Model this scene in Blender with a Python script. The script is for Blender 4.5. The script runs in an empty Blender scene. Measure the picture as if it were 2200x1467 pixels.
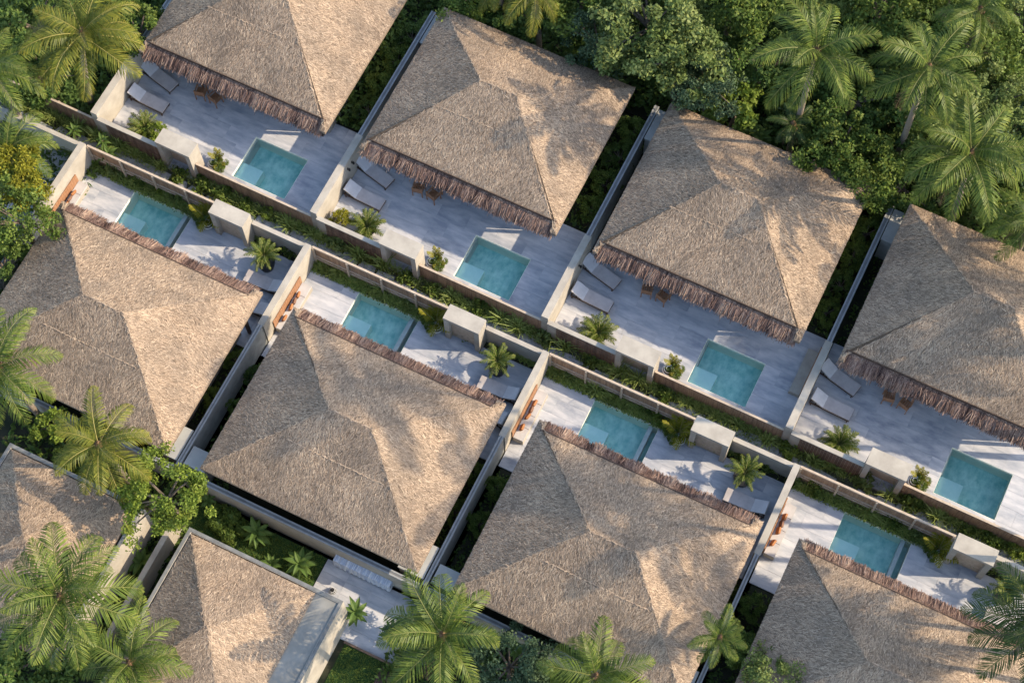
import bpy, math, random
import numpy as np
from mathutils import Vector, Matrix

scene = bpy.context.scene
COL = scene.collection
PI = math.pi
rad = math.radians

# ------------------------------------------------------------------ camera, sky, sun, exposure
cam_d = bpy.data.cameras.new('camera')
cam = bpy.data.objects.new('camera', cam_d)
COL.objects.link(cam)
cam.location = (37.165, -28.759, 74.415)
cam.rotation_euler = (rad(22.558), rad(0.622), rad(25.852))
cam_d.sensor_width = 36.0
cam_d.lens = 36.0 * 3783.7 / 2200.0
cam_d.clip_start = 1.0
cam_d.clip_end = 2000.0
scene.camera = cam

SUN_DIR = Vector((1.35, 0.55, 1.0)).normalized()
SUN_EL = math.asin(SUN_DIR.z)
world = bpy.data.worlds.new('World')
scene.world = world
world.use_nodes = True
wn = world.node_tree
bg = wn.nodes['Background']
sky = wn.nodes.new('ShaderNodeTexSky')
sky.sky_type = 'NISHITA'
sky.sun_disc = False
sky.sun_elevation = SUN_EL
sky.sun_rotation = math.atan2(SUN_DIR.x, SUN_DIR.y)
wn.links.new(sky.outputs['Color'], bg.inputs['Color'])
bg.inputs['Strength'].default_value = 0.15
sun_d = bpy.data.lights.new('sun', 'SUN')
sun_d.energy = 2.5
sun_d.angle = rad(0.53)
sun_d.color = (1.0, 0.84, 0.63)
sun = bpy.data.objects.new('sun', sun_d)
COL.objects.link(sun)
sun.rotation_euler = SUN_DIR.to_track_quat('Z', 'Y').to_euler()
sun.location = (60, 30, 60)
scene.view_settings.view_transform = 'Standard'
scene.view_settings.look = 'None'
scene.view_settings.gamma = 1.0
scene.view_settings.exposure = 1.42
scene.view_settings.use_curve_mapping = False
scene.render.engine = 'CYCLES'
scene.cycles.max_bounces = 6
scene.cycles.transparent_max_bounces = 12

rng = np.random.default_rng(7)
rnd = random.Random(11)


# ------------------------------------------------------------------ materials
def mat(name, col, rough=0.8, col2=None, scale=4.0, detail=4.0, tone=None, bump=0.0, bscale=30.0,
        trans=0.0, spec=0.3, stretch=None, lo=0.35, hi=0.65, metal=0.0, world=False):
    m = bpy.data.materials.new(name)
    m.use_nodes = True
    nt = m.node_tree
    N = nt.nodes
    L = nt.links
    b = N['Principled BSDF']
    b.inputs['Roughness'].default_value = rough
    b.inputs['Metallic'].default_value = metal
    b.inputs['Specular IOR Level'].default_value = spec
    tc = N.new('ShaderNodeTexCoord')
    src = None
    if col2 is not None:
        no = N.new('ShaderNodeTexNoise')
        no.inputs['Scale'].default_value = scale
        no.inputs['Detail'].default_value = detail
        no.inputs['Roughness'].default_value = 0.62
        vec = N.new('ShaderNodeNewGeometry').outputs['Position'] if world else tc.outputs['Object']
        if stretch:
            mp = N.new('ShaderNodeMapping')
            mp.inputs['Scale'].default_value = stretch
            L.new(vec, mp.inputs['Vector'])
            vec = mp.outputs['Vector']
        L.new(vec, no.inputs['Vector'])
        r = N.new('ShaderNodeValToRGB')
        r.color_ramp.elements[0].position = lo
        r.color_ramp.elements[1].position = hi
        r.color_ramp.elements[0].color = (*col, 1)
        r.color_ramp.elements[1].color = (*col2, 1)
        L.new(no.outputs['Fac'], r.inputs['Fac'])
        src = r.outputs['Color']
    if tone is not None:
        at = N.new('ShaderNodeAttribute')
        at.attribute_name = 'tone'
        r2 = N.new('ShaderNodeValToRGB')
        els = r2.color_ramp.elements
        els[0].color = (*tone[0], 1)
        els[1].color = (*tone[-1], 1)
        for i, c in enumerate(tone[1:-1]):
            e = els.new((i + 1) / (len(tone) - 1))
            e.color = (*c, 1)
        L.new(at.outputs['Fac'], r2.inputs['Fac'])
        if src is not None:
            mx = N.new('ShaderNodeMix')
            mx.data_type = 'RGBA'
            mx.blend_type = 'MULTIPLY'
            mx.inputs[0].default_value = 1.0
            L.new(r2.outputs['Color'], mx.inputs[6])
            L.new(src, mx.inputs[7])
            src = mx.outputs[2]
        else:
            src = r2.outputs['Color']
    if src is not None:
        L.new(src, b.inputs['Base Color'])
    else:
        b.inputs['Base Color'].default_value = (*col, 1)
    if bump > 0:
        nb = N.new('ShaderNodeTexNoise')
        nb.inputs['Scale'].default_value = bscale
        nb.inputs['Detail'].default_value = 3
        bp = N.new('ShaderNodeBump')
        bp.inputs['Strength'].default_value = bump
        bp.inputs['Distance'].default_value = 0.02
        L.new(tc.outputs['Object'], nb.inputs['Vector'])
        L.new(nb.outputs['Fac'], bp.inputs['Height'])
        L.new(bp.outputs['Normal'], b.inputs['Normal'])
    if trans > 0:
        tr = N.new('ShaderNodeBsdfTranslucent')
        if src is not None:
            L.new(src, tr.inputs['Color'])
        else:
            tr.inputs['Color'].default_value = (*col, 1)
        mxs = N.new('ShaderNodeMixShader')
        mxs.inputs[0].default_value = trans
        L.new(b.outputs[0], mxs.inputs[1])
        L.new(tr.outputs[0], mxs.inputs[2])
        L.new(mxs.outputs[0], N['Material Output'].inputs['Surface'])
    return m


M = {}
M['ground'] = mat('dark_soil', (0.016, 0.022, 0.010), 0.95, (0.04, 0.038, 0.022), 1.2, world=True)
M['thatch'] = mat('thatch_straw', (0.60, 0.60, 0.62), 0.75, (1.12, 1.06, 1.0), 0.55, 7,
                  tone=[(0.115, 0.080, 0.054), (0.28, 0.208, 0.143), (0.40, 0.306, 0.212), (0.55, 0.435, 0.31)], spec=0.25, lo=0.25, hi=0.6, world=True)
M['thatch_base'] = mat('thatch_under', (0.17, 0.125, 0.088), 0.95, (0.27, 0.205, 0.145), 14, 5, world=True)
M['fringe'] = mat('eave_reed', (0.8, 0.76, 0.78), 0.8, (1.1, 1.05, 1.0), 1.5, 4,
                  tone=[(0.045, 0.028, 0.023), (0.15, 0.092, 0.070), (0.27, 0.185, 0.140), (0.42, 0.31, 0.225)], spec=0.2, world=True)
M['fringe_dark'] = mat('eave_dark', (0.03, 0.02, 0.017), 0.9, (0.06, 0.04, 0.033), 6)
M['render'] = mat('cream_render', (0.335, 0.297, 0.24), 0.85, (0.44, 0.395, 0.32), 1.3, 9, bump=0.15, bscale=14, world=True)
M['render_grey'] = mat('grey_render', (0.26, 0.26, 0.235), 0.85, (0.36, 0.355, 0.325), 1.8, 8, bump=0.1, world=True)  # on the dividing walls' rear stretch this darker tone stands for shade
M['slab'] = mat('slab_render', (0.33, 0.32, 0.29), 0.85, (0.42, 0.41, 0.37), 0.9, 7, world=True)
M['ledge'] = mat('concrete_ledge', (0.22, 0.21, 0.18), 0.95, (0.30, 0.285, 0.245), 1.1, 8, spec=0.1, world=True)
M['flash'] = mat('flashing', (0.27, 0.275, 0.265), 0.9, (0.35, 0.35, 0.335), 3.0, 4)
M['cap'] = mat('parapet_cap', (0.13, 0.13, 0.12), 0.9, (0.22, 0.215, 0.195), 2.5, 6)
M['flash_dark'] = mat('flashing_dark', (0.15, 0.15, 0.15), 0.9, (0.2, 0.2, 0.195), 3.0, 4)
M['wood'] = mat('teak', (0.26, 0.125, 0.06), 0.6, (0.40, 0.215, 0.115), 5, 5, stretch=(1, 1, 6))
M['wood_slat'] = mat('weathered_teak', (0.25, 0.155, 0.095), 0.75, (0.38, 0.255, 0.165), 4, 6, stretch=(5, 5, 0.6),
                     tone=[(0.75, 0.75, 0.75), (1.1, 1.08, 1.05)])
M['wood_pale'] = mat('pale_timber', (0.40, 0.31, 0.22), 0.7, (0.52, 0.42, 0.31), 5, 5)
M['wood_dark'] = mat('dark_timber', (0.05, 0.032, 0.024), 0.7, (0.10, 0.065, 0.045), 5, 5)
M['clad'] = mat('brown_cladding', (0.13, 0.085, 0.06), 0.8, (0.22, 0.15, 0.105), 4, 6, tone=[(0.7, 0.7, 0.7), (1.15, 1.1, 1.05)])
M['tile'] = mat('travertine', (0.31, 0.325, 0.35), 0.6, (0.53, 0.515, 0.505), 0.9, 10, stretch=(0.8, 2.4, 1), spec=0.35, lo=0.36, hi=0.62, world=True)
M['tile_b'] = mat('travertine_pale', (0.35, 0.36, 0.38), 0.6, (0.55, 0.535, 0.525), 1.0, 10, stretch=(0.7, 2.6, 1), spec=0.35, lo=0.36, hi=0.61, world=True)
M['tile_c'] = mat('travertine_grey', (0.27, 0.285, 0.315), 0.6, (0.50, 0.49, 0.485), 1.1, 10, stretch=(0.9, 2.2, 1), spec=0.35, lo=0.36, hi=0.62, world=True)
M['grout'] = mat('grout', (0.34, 0.34, 0.35), 0.9, (0.44, 0.44, 0.44), 4)
M['pathstone'] = mat('grey_stone', (0.22, 0.23, 0.24), 0.85, (0.42, 0.425, 0.42), 5, 8, bump=0.4, world=True)
M['poolwall'] = mat('pool_plaster', (0.80, 0.80, 0.64), 0.6, (0.87, 0.87, 0.72), 2.2, 7, world=True)
M['poolfloor'] = mat('pool_stone', (0.25, 0.56, 0.51), 0.6, (0.57, 0.82, 0.73), 2.2, 9, stretch=(1.3, 0.9, 1), world=True)
M['poolstep'] = mat('pool_step', (0.58, 0.82, 0.74), 0.6, (0.68, 0.88, 0.80), 2.4, 7)
M['coping'] = mat('pale_coping', (0.52, 0.51, 0.47), 0.6, (0.64, 0.62, 0.57), 3, 6)
M['fabric'] = mat('grey_fabric', (0.40, 0.36, 0.34), 0.95, (0.48, 0.435, 0.41), 3, 4)
M['fabric_light'] = mat('pale_fabric', (0.52, 0.495, 0.48), 0.95, (0.60, 0.575, 0.56), 3, 4)
M['fabric_white'] = mat('white_fabric', (0.42, 0.395, 0.37), 0.95, (0.49, 0.465, 0.435), 3, 4)
M['orange'] = mat('orange_fabric', (0.30, 0.125, 0.05), 0.9, (0.40, 0.18, 0.07), 6, 4)
M['brownfab'] = mat('brown_fabric', (0.16, 0.08, 0.05), 0.9, (0.24, 0.13, 0.08), 6, 4)
M['pot'] = mat('black_pot', (0.012, 0.013, 0.015), 0.5, (0.025, 0.026, 0.028), 5)
M['black'] = mat('black_metal', (0.015, 0.015, 0.016), 0.45)
M['white'] = mat('white_enamel', (0.72, 0.71, 0.68), 0.5)
M['plastic'] = mat('blue_white_sheet', (0.30, 0.38, 0.52), 0.28, (0.75, 0.75, 0.74), 2.5, 5, stretch=(9, 0.8, 1), spec=0.6)
M['bark'] = mat('palm_bark', (0.16, 0.125, 0.09), 0.95, (0.27, 0.22, 0.17), 6, 6, stretch=(1, 1, 5), bump=0.5)
M['bark2'] = mat('tree_bark', (0.10, 0.075, 0.055), 0.95, (0.20, 0.16, 0.12), 5, 6, bump=0.5)
M['fibre'] = mat('crown_fibre', (0.10, 0.055, 0.03), 0.95, (0.2, 0.12, 0.06), 12, 4)
M['rachis'] = mat('rachis', (0.12, 0.135, 0.035), 0.6, (0.17, 0.165, 0.045), 4)
M['rachis_y'] = mat('rachis_yellow', (0.2, 0.18, 0.045), 0.6, (0.25, 0.21, 0.055), 4)


def leafmat(name, a, b, c, trans=0.3, rough=0.55):
    return mat(name, (0.75, 0.75, 0.75), rough, (1.15, 1.15, 1.1), 0.8, 3, tone=[a, b, c], trans=trans, spec=0.18)


M['frond'] = leafmat('palm_leaf', (0.036, 0.066, 0.012), (0.10, 0.14, 0.022), (0.235, 0.245, 0.05), 0.2, 0.45)
M['frond_y'] = leafmat('palm_leaf_yellow', (0.065, 0.088, 0.012), (0.14, 0.15, 0.022), (0.28, 0.235, 0.035), 0.24, 0.45)
M['frond_d'] = leafmat('palm_leaf_dark', (0.025, 0.05, 0.013), (0.05, 0.083, 0.02), (0.085, 0.12, 0.03), 0.25, 0.42)
M['leaf_mid'] = leafmat('leaf_mid', (0.045, 0.082, 0.014), (0.125, 0.18, 0.032), (0.245, 0.29, 0.062))
M['leaf_pale'] = leafmat('leaf_pale', (0.08, 0.12, 0.028), (0.185, 0.235, 0.065), (0.32, 0.36, 0.12))
M['leaf_blue'] = leafmat('leaf_bluish', (0.04, 0.075, 0.038), (0.095, 0.145, 0.07), (0.18, 0.24, 0.125))
M['leaf_lime'] = leafmat('leaf_lime', (0.075, 0.12, 0.018), (0.18, 0.24, 0.034), (0.32, 0.36, 0.065))
M['leaf_yellow'] = leafmat('leaf_yellow', (0.10, 0.12, 0.012), (0.24, 0.23, 0.022), (0.36, 0.32, 0.035))
M['leaf_dark'] = leafmat('leaf_dark', (0.035, 0.072, 0.016), (0.095, 0.15, 0.032), (0.18, 0.24, 0.055))
M['grass'] = leafmat('grass_blade', (0.10, 0.155, 0.032), (0.24, 0.31, 0.07), (0.42, 0.46, 0.14))
M['broad'] = leafmat('broad_leaf', (0.06, 0.11, 0.025), (0.11, 0.18, 0.04), (0.18, 0.25, 0.06))


def water_mat():
    m = bpy.data.materials.new('pool_water')
    m.use_nodes = True
    nt = m.node_tree
    N, L = nt.nodes, nt.links
    N.remove(N['Principled BSDF'])
    tr = N.new('ShaderNodeBsdfTransparent')
    tr.inputs['Color'].default_value = (0.90, 0.975, 0.975, 1)
    gl = N.new('ShaderNodeBsdfGlossy')
    gl.inputs['Roughness'].default_value = 0.04
    fr = N.new('ShaderNodeFresnel')
    fr.inputs['IOR'].default_value = 1.33
    mx = N.new('ShaderNodeMixShader')
    tc = N.new('ShaderNodeTexCoord')
    no = N.new('ShaderNodeTexNoise')
    no.inputs['Scale'].default_value = 4.0
    no.inputs['Detail'].default_value = 3
    bp = N.new('ShaderNodeBump')
    bp.inputs['Strength'].default_value = 0.5
    bp.inputs['Distance'].default_value = 0.05
    L.new(tc.outputs['Object'], no.inputs['Vector'])
    L.new(no.outputs['Fac'], bp.inputs['Height'])
    L.new(bp.outputs['Normal'], gl.inputs['Normal'])
    L.new(bp.outputs['Normal'], fr.inputs['Normal'])
    L.new(fr.outputs[0], mx.inputs[0])
    L.new(tr.outputs[0], mx.inputs[1])
    L.new(gl.outputs[0], mx.inputs[2])
    L.new(mx.outputs[0], N['Material Output'].inputs['Surface'])
    return m


M['water'] = water_mat()


# ------------------------------------------------------------------ mesh helpers
class MB:
    """collects shapes; build() makes ONE mesh"""

    def __init__(self):
        self.v, self.f, self.mi, self.t = [], [], [], []

    def face(self, pts, mi=0, tone=0.5):
        n = len(self.v)
        self.v.extend([tuple(p) for p in pts])
        self.f.append(tuple(range(n, n + len(pts))))
        self.mi.append(mi)
        self.t.append(tone)

    def box(self, a, b, mi=0, tone=0.5, T=None):
        (x0, y0, z0), (x1, y1, z1) = a, b
        c = [Vector(p) for p in [(x0, y0, z0), (x1, y0, z0), (x1, y1, z0), (x0, y1, z0), (x0, y0, z1), (x1, y0, z1), (x1, y1, z1), (x0, y1, z1)]]
        if T is not None:
            c = [T @ p for p in c]
        n = len(self.v)
        self.v.extend([tuple(p) for p in c])
        for q in [(0, 3, 2, 1), (4, 5, 6, 7), (0, 1, 5, 4), (1, 2, 6, 5), (2, 3, 7, 6), (3, 0, 4, 7)]:
            self.f.append(tuple(n + i for i in q))
            self.mi.append(mi)
            self.t.append(tone)

    def tube(self, pts, rads, k=6, mi=0, tone=0.5, cap=True):
        pts = [Vector(p) for p in pts]
        rings = []
        for i, p in enumerate(pts):
            d = (pts[min(i + 1, len(pts) - 1)] - pts[max(i - 1, 0)]).normalized()
            u = d.orthogonal().normalized() if abs(d.z) > 0.95 else d.cross(Vector((0, 0, 1))).normalized()
            w = d.cross(u)
            n = len(self.v)
            for j in range(k):
                a = 2 * PI * j / k
                self.v.append(tuple(p + (u * math.cos(a) + w * math.sin(a)) * rads[i]))
            rings.append(n)
        for i in range(len(pts) - 1):
            for j in range(k):
                self.f.append((rings[i] + j, rings[i] + (j + 1) % k, rings[i + 1] + (j + 1) % k, rings[i + 1] + j))
                self.mi.append(mi)
                self.t.append(tone)
        if cap:
            self.f.append(tuple(rings[-1] + j for j in range(k)))
            self.f.append(tuple(rings[0] + j for j in reversed(range(k))))
            self.mi += [mi, mi]
            self.t += [tone, tone]

    def lathe(self, prof, k=20, mi=0, c=(0, 0, 0)):
        n = len(self.v)
        for r, z in prof:
            for j in range(k):
                a = 2 * PI * j / k
                self.v.append((c[0] + r * math.cos(a), c[1] + r * math.sin(a), c[2] + z))
        for i in range(len(prof) - 1):
            for j in range(k):
                self.f.append((n + i * k + j, n + i * k + (j + 1) % k, n + (i + 1) * k + (j + 1) % k, n + (i + 1) * k + j))
                self.mi.append(mi)
                self.t.append(0.5)

    def ring(self, c, R, r, k=20, kk=5, mi=0):
        n = len(self.v)
        for i in range(k):
            a = 2 * PI * i / k
            for j in range(kk):
                b = 2 * PI * j / kk
                q = R + r * math.cos(b)
                self.v.append((c[0] + q * math.cos(a), c[1] + q * math.sin(a), c[2] + r * math.sin(b)))
        for i in range(k):
            for j in range(kk):
                self.f.append((n + i * kk + j, n + ((i + 1) % k) * kk + j, n + ((i + 1) % k) * kk + (j + 1) % kk, n + i * kk + (j + 1) % kk))
                self.mi.append(mi)
                self.t.append(0.5)

    def mesh(self, name, mats, smooth=False):
        me = bpy.data.meshes.new(name)
        me.from_pydata(self.v, [], self.f)
        for m in mats:
            me.materials.append(m)
        if len(mats) > 1:
            me.polygons.foreach_set('material_index', self.mi)
        a = me.attributes.new('tone', 'FLOAT', 'FACE')
        a.data.foreach_set('value', self.t)
        if smooth:
            me.polygons.foreach_set('use_smooth', [True] * len(self.f))
        me.update()
        return me

    def build(self, name, m, parent=None, smooth=False, loc=(0, 0, 0), rz=0.0):
        mats = m if isinstance(m, (list, tuple)) else [m]
        return link(name, self.mesh(name, mats, smooth), parent, loc, rz)


def link(name, me, parent=None, loc=(0, 0, 0), rz=0.0):
    o = bpy.data.objects.new(name, me)
    COL.objects.link(o)
    o.location = loc
    o.rotation_euler = (0, 0, rz)
    if parent is not None:
        o.parent = parent
    return o


def quads_mesh(name, Q, tone, mats):
    """Q: (n,4,3) array -> one mesh of loose quads with a per-face tone"""
    n = len(Q)
    me = bpy.data.meshes.new(name)
    me.vertices.add(4 * n)
    me.vertices.foreach_set('co', np.ascontiguousarray(Q, dtype=np.float32).reshape(-1))
    me.loops.add(4 * n)
    me.loops.foreach_set('vertex_index', np.arange(4 * n, dtype=np.int32))
    me.polygons.add(n)
    me.polygons.foreach_set('loop_start', np.arange(0, 4 * n, 4, dtype=np.int32))
    me.polygons.foreach_set('loop_total', np.full(n, 4, dtype=np.int32))
    for m in mats:
        me.materials.append(m)
    a = me.attributes.new('tone', 'FLOAT', 'FACE')
    a.data.foreach_set('value', np.clip(tone, 0, 1).astype(np.float32))
    me.update(calc_edges=True)
    return me


def thing(name, label, cat, loc=(0, 0, 0), rz=0.0, group=None):
    o = bpy.data.objects.new(name, None)
    COL.objects.link(o)
    o.empty_display_size = 0.2
    o.location = loc
    o.rotation_euler = (0, 0, rz)
    return tag(o, label, cat, group)


def tag(o, label, cat, group=None):
    o['label'] = label
    o['category'] = cat
    if group:
        o['group'] = group
    return o


def structure(o, label=None):
    o['kind'] = 'structure'
    if label:
        o['label'] = label
    return o


def stuff(o, label=None):
    o['kind'] = 'stuff'
    if label:
        o['label'] = label
    return o


KIDS = {}


def copy_tree(src, loc, rz, label, scale=None, kids=None, group=None):
    r = src.copy()
    COL.objects.link(r)
    r.location = loc
    r.rotation_euler = (0, 0, rz)
    if scale is not None:
        r.scale = (scale, scale, scale)
    r['label'] = label
    if group:
        r['group'] = group

    def rec(a, b):
        for ch in a.children:
            c = ch.copy()
            COL.objects.link(c)
            c.parent = b
            rec(ch, c)
    rec(src, r)
    return r


class Maker:
    """first call places the prototype itself, later calls place copies"""

    def __init__(self, proto):
        self.p, self.used = proto, False

    def put(self, loc, rz, label, scale=1.0, group=None):
        if not self.used:
            self.used = True
            o = self.p
            o.location = loc
            o.rotation_euler = (0, 0, rz)
            o.scale = (scale,) * 3
            o['label'] = label
            if group:
                o['group'] = group
            return o
        return copy_tree(self.p, loc, rz, label, scale, group=group)


# ------------------------------------------------------------------ plan: two rows of villas on a skewed grid
def frU(i):
    return (12 * (i - 1) - .11 * (i - 2.5), -.13 * (i - 2.5)), math.atan2(-.13, 11.89)


def frL(i):
    return (12 * i + 1.476 + .093 * (i - 2.5), -1.869 - .07 * (i - 2.5)), PI + math.atan2(-.07, 12.09)


def W(row, i, u, v, z=0.0):
    (ox, oy), a = (frU if row == 'U' else frL)(i)
    return (ox + u * math.cos(a) - v * math.sin(a), oy + u * math.sin(a) + v * math.cos(a), z)


def ang(row, i):
    return (frU if row == 'U' else frL)(i)[1]


NM = {('U', 1): 'the topmost left upper villa', ('U', 2): 'the second upper villa',
      ('U', 3): 'the third upper villa', ('U', 4): 'the rightmost upper villa',
      ('L', 1): 'the leftmost lower villa', ('L', 2): 'the second lower villa',
      ('L', 3): 'the third lower villa', ('L', 4): 'the bottom right villa'}
SH = {('U', 0): 'upper left jungle', ('L', 0): 'far left patio', **{k: v[4:] for k, v in NM.items()}}
MODS = list(NM)

# ------------------------------------------------------------------ ground
g = MB()
g.face([(-400, -400, -0.05), (450, -400, -0.05), (450, 400, -0.05), (-400, 400, -0.05)])
# the sheet is cut open where the pools go down, so it is laid in strips further below instead
g = MB()
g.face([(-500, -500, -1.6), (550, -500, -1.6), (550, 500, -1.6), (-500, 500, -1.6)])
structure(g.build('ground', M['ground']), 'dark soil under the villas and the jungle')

# ------------------------------------------------------------------ roofs
DIM = {'U': dict(rL=.881, rR=10.944, rF=3.218, rB=11.70, r1=4.95, r2=6.741, vr=7.70, hE=2.94, hr=5.2, t0=1.12, t1=10.64, tv=3.72),
       'L': dict(rL=.847, rR=11.32, rF=3.30, rB=11.644, r1=4.97, r2=7.025, vr=7.50, hE=2.94, hr=5.2, t0=1.25, t1=10.95, tv=3.78)}


def sample_poly(P, n):
    """n random points in a planar convex polygon given as 3-D vertices"""
    P = np.array(P, float)
    tri = [(P[0], P[k], P[k + 1]) for k in range(1, len(P) - 1)]
    ar = np.array([np.linalg.norm(np.cross(b - a, c - a)) / 2 for a, b, c in tri])
    cnt = rng.multinomial(n, ar / ar.sum())
    out = []
    for (a, b, c), k in zip(tri, cnt):
        r1 = np.sqrt(rng.random(k))[:, None]
        r2 = rng.random(k)[:, None]
        out.append((1 - r1) * a + r1 * (1 - r2) * b + r1 * r2 * c)
    return np.concatenate(out), ar.sum()


def patch_noise(p, s, seed):
    """cheap smooth 2-D value noise for patchy tone"""
    r = np.random.default_rng(seed)
    o = np.zeros(len(p))
    for k in range(5):
        a = r.random() * 2 * PI
        f = s * (0.6 + 1.5 * r.random())
        o += np.sin(f * (p[:, 0] * math.cos(a) + p[:, 1] * math.sin(a)) + r.random() * 6.28)
    return o / 5


def strands(poly, down, nrm, dens, length, width, spread, lift, inset=None, seed=1, tone_mu=0.5):
    pts, area = sample_poly(poly, 10)
    pts, area = sample_poly(poly, int(area * dens))
    n = len(pts)
    down = np.array(down, float)
    nrm = np.array(nrm, float)
    side = np.cross(nrm, down)
    sw = patch_noise(pts, 1.1, seed + 5) * 0.5
    th = rng.normal(0, spread, n) + sw
    d = down[None] * np.cos(th)[:, None] + side[None] * np.sin(th)[:, None]
    s = np.cross(nrm[None], d)
    ln = rng.uniform(*length, n)[:, None]
    wd = rng.uniform(*width, n)[:, None]
    l0 = rng.uniform(0.0, 0.024, n)[:, None]
    l1 = rng.uniform(lift[0], lift[1], n)[:, None]
    roll = rng.normal(0, 0.17, n)[:, None]
    s2 = s * np.cos(roll) + nrm[None] * np.sin(roll)
    a = pts - d * ln * .5 + nrm[None] * l0
    b = pts + d * ln * .5 + nrm[None] * l1
    Q = np.stack([a - s2 * wd * .5, a + s2 * wd * .5, b + s2 * wd * .28, b - s2 * wd * .28], 1)
    tone = tone_mu + rng.normal(0, .24, n) + .12 * patch_noise(pts, 1.4, seed)
    return Q, tone


def plane_frame(P):
    P = np.array(P, float)
    n = np.cross(P[1] - P[0], P[2] - P[0])
    n /= np.linalg.norm(n)
    if n[2] < 0:
        n = -n
    dn = np.array([0, 0, -1.0]) - n * (-n[2])
    dn /= np.linalg.norm(dn)
    return n, dn


def roof_base(d, thick=.22):
    """hip roof body with thick eaves, front slope trimmed back between t0 and t1"""
    z = lambda v: d['hE'] + (v - d['rF']) * (d['hr'] - d['hE']) / (d['vr'] - d['rF'])
    FL, FR = (d['rL'], d['rF'], d['hE']), (d['rR'], d['rF'], d['hE'])
    BL, BR = (d['rL'], d['rB'], d['hE']), (d['rR'], d['rB'], d['hE'])
    R1, R2 = (d['r1'], d['vr'], d['hr']), (d['r2'], d['vr'], d['hr'])
    T0 = T1 = None
    if d.get('trim', True):
        T0, T1 = (d['t0'], d['tv'], z(d['tv'])), (d['t1'], d['tv'], z(d['tv']))
        front = [FL, (d['t0'], d['rF'], d['hE']), T0, T1, (d['t1'], d['rF'], d['hE']), FR, R2, R1]
    else:
        front = [FL, FR, R2, R1]
    return FL, FR, BL, BR, R1, R2, T0, T1, front


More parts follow.
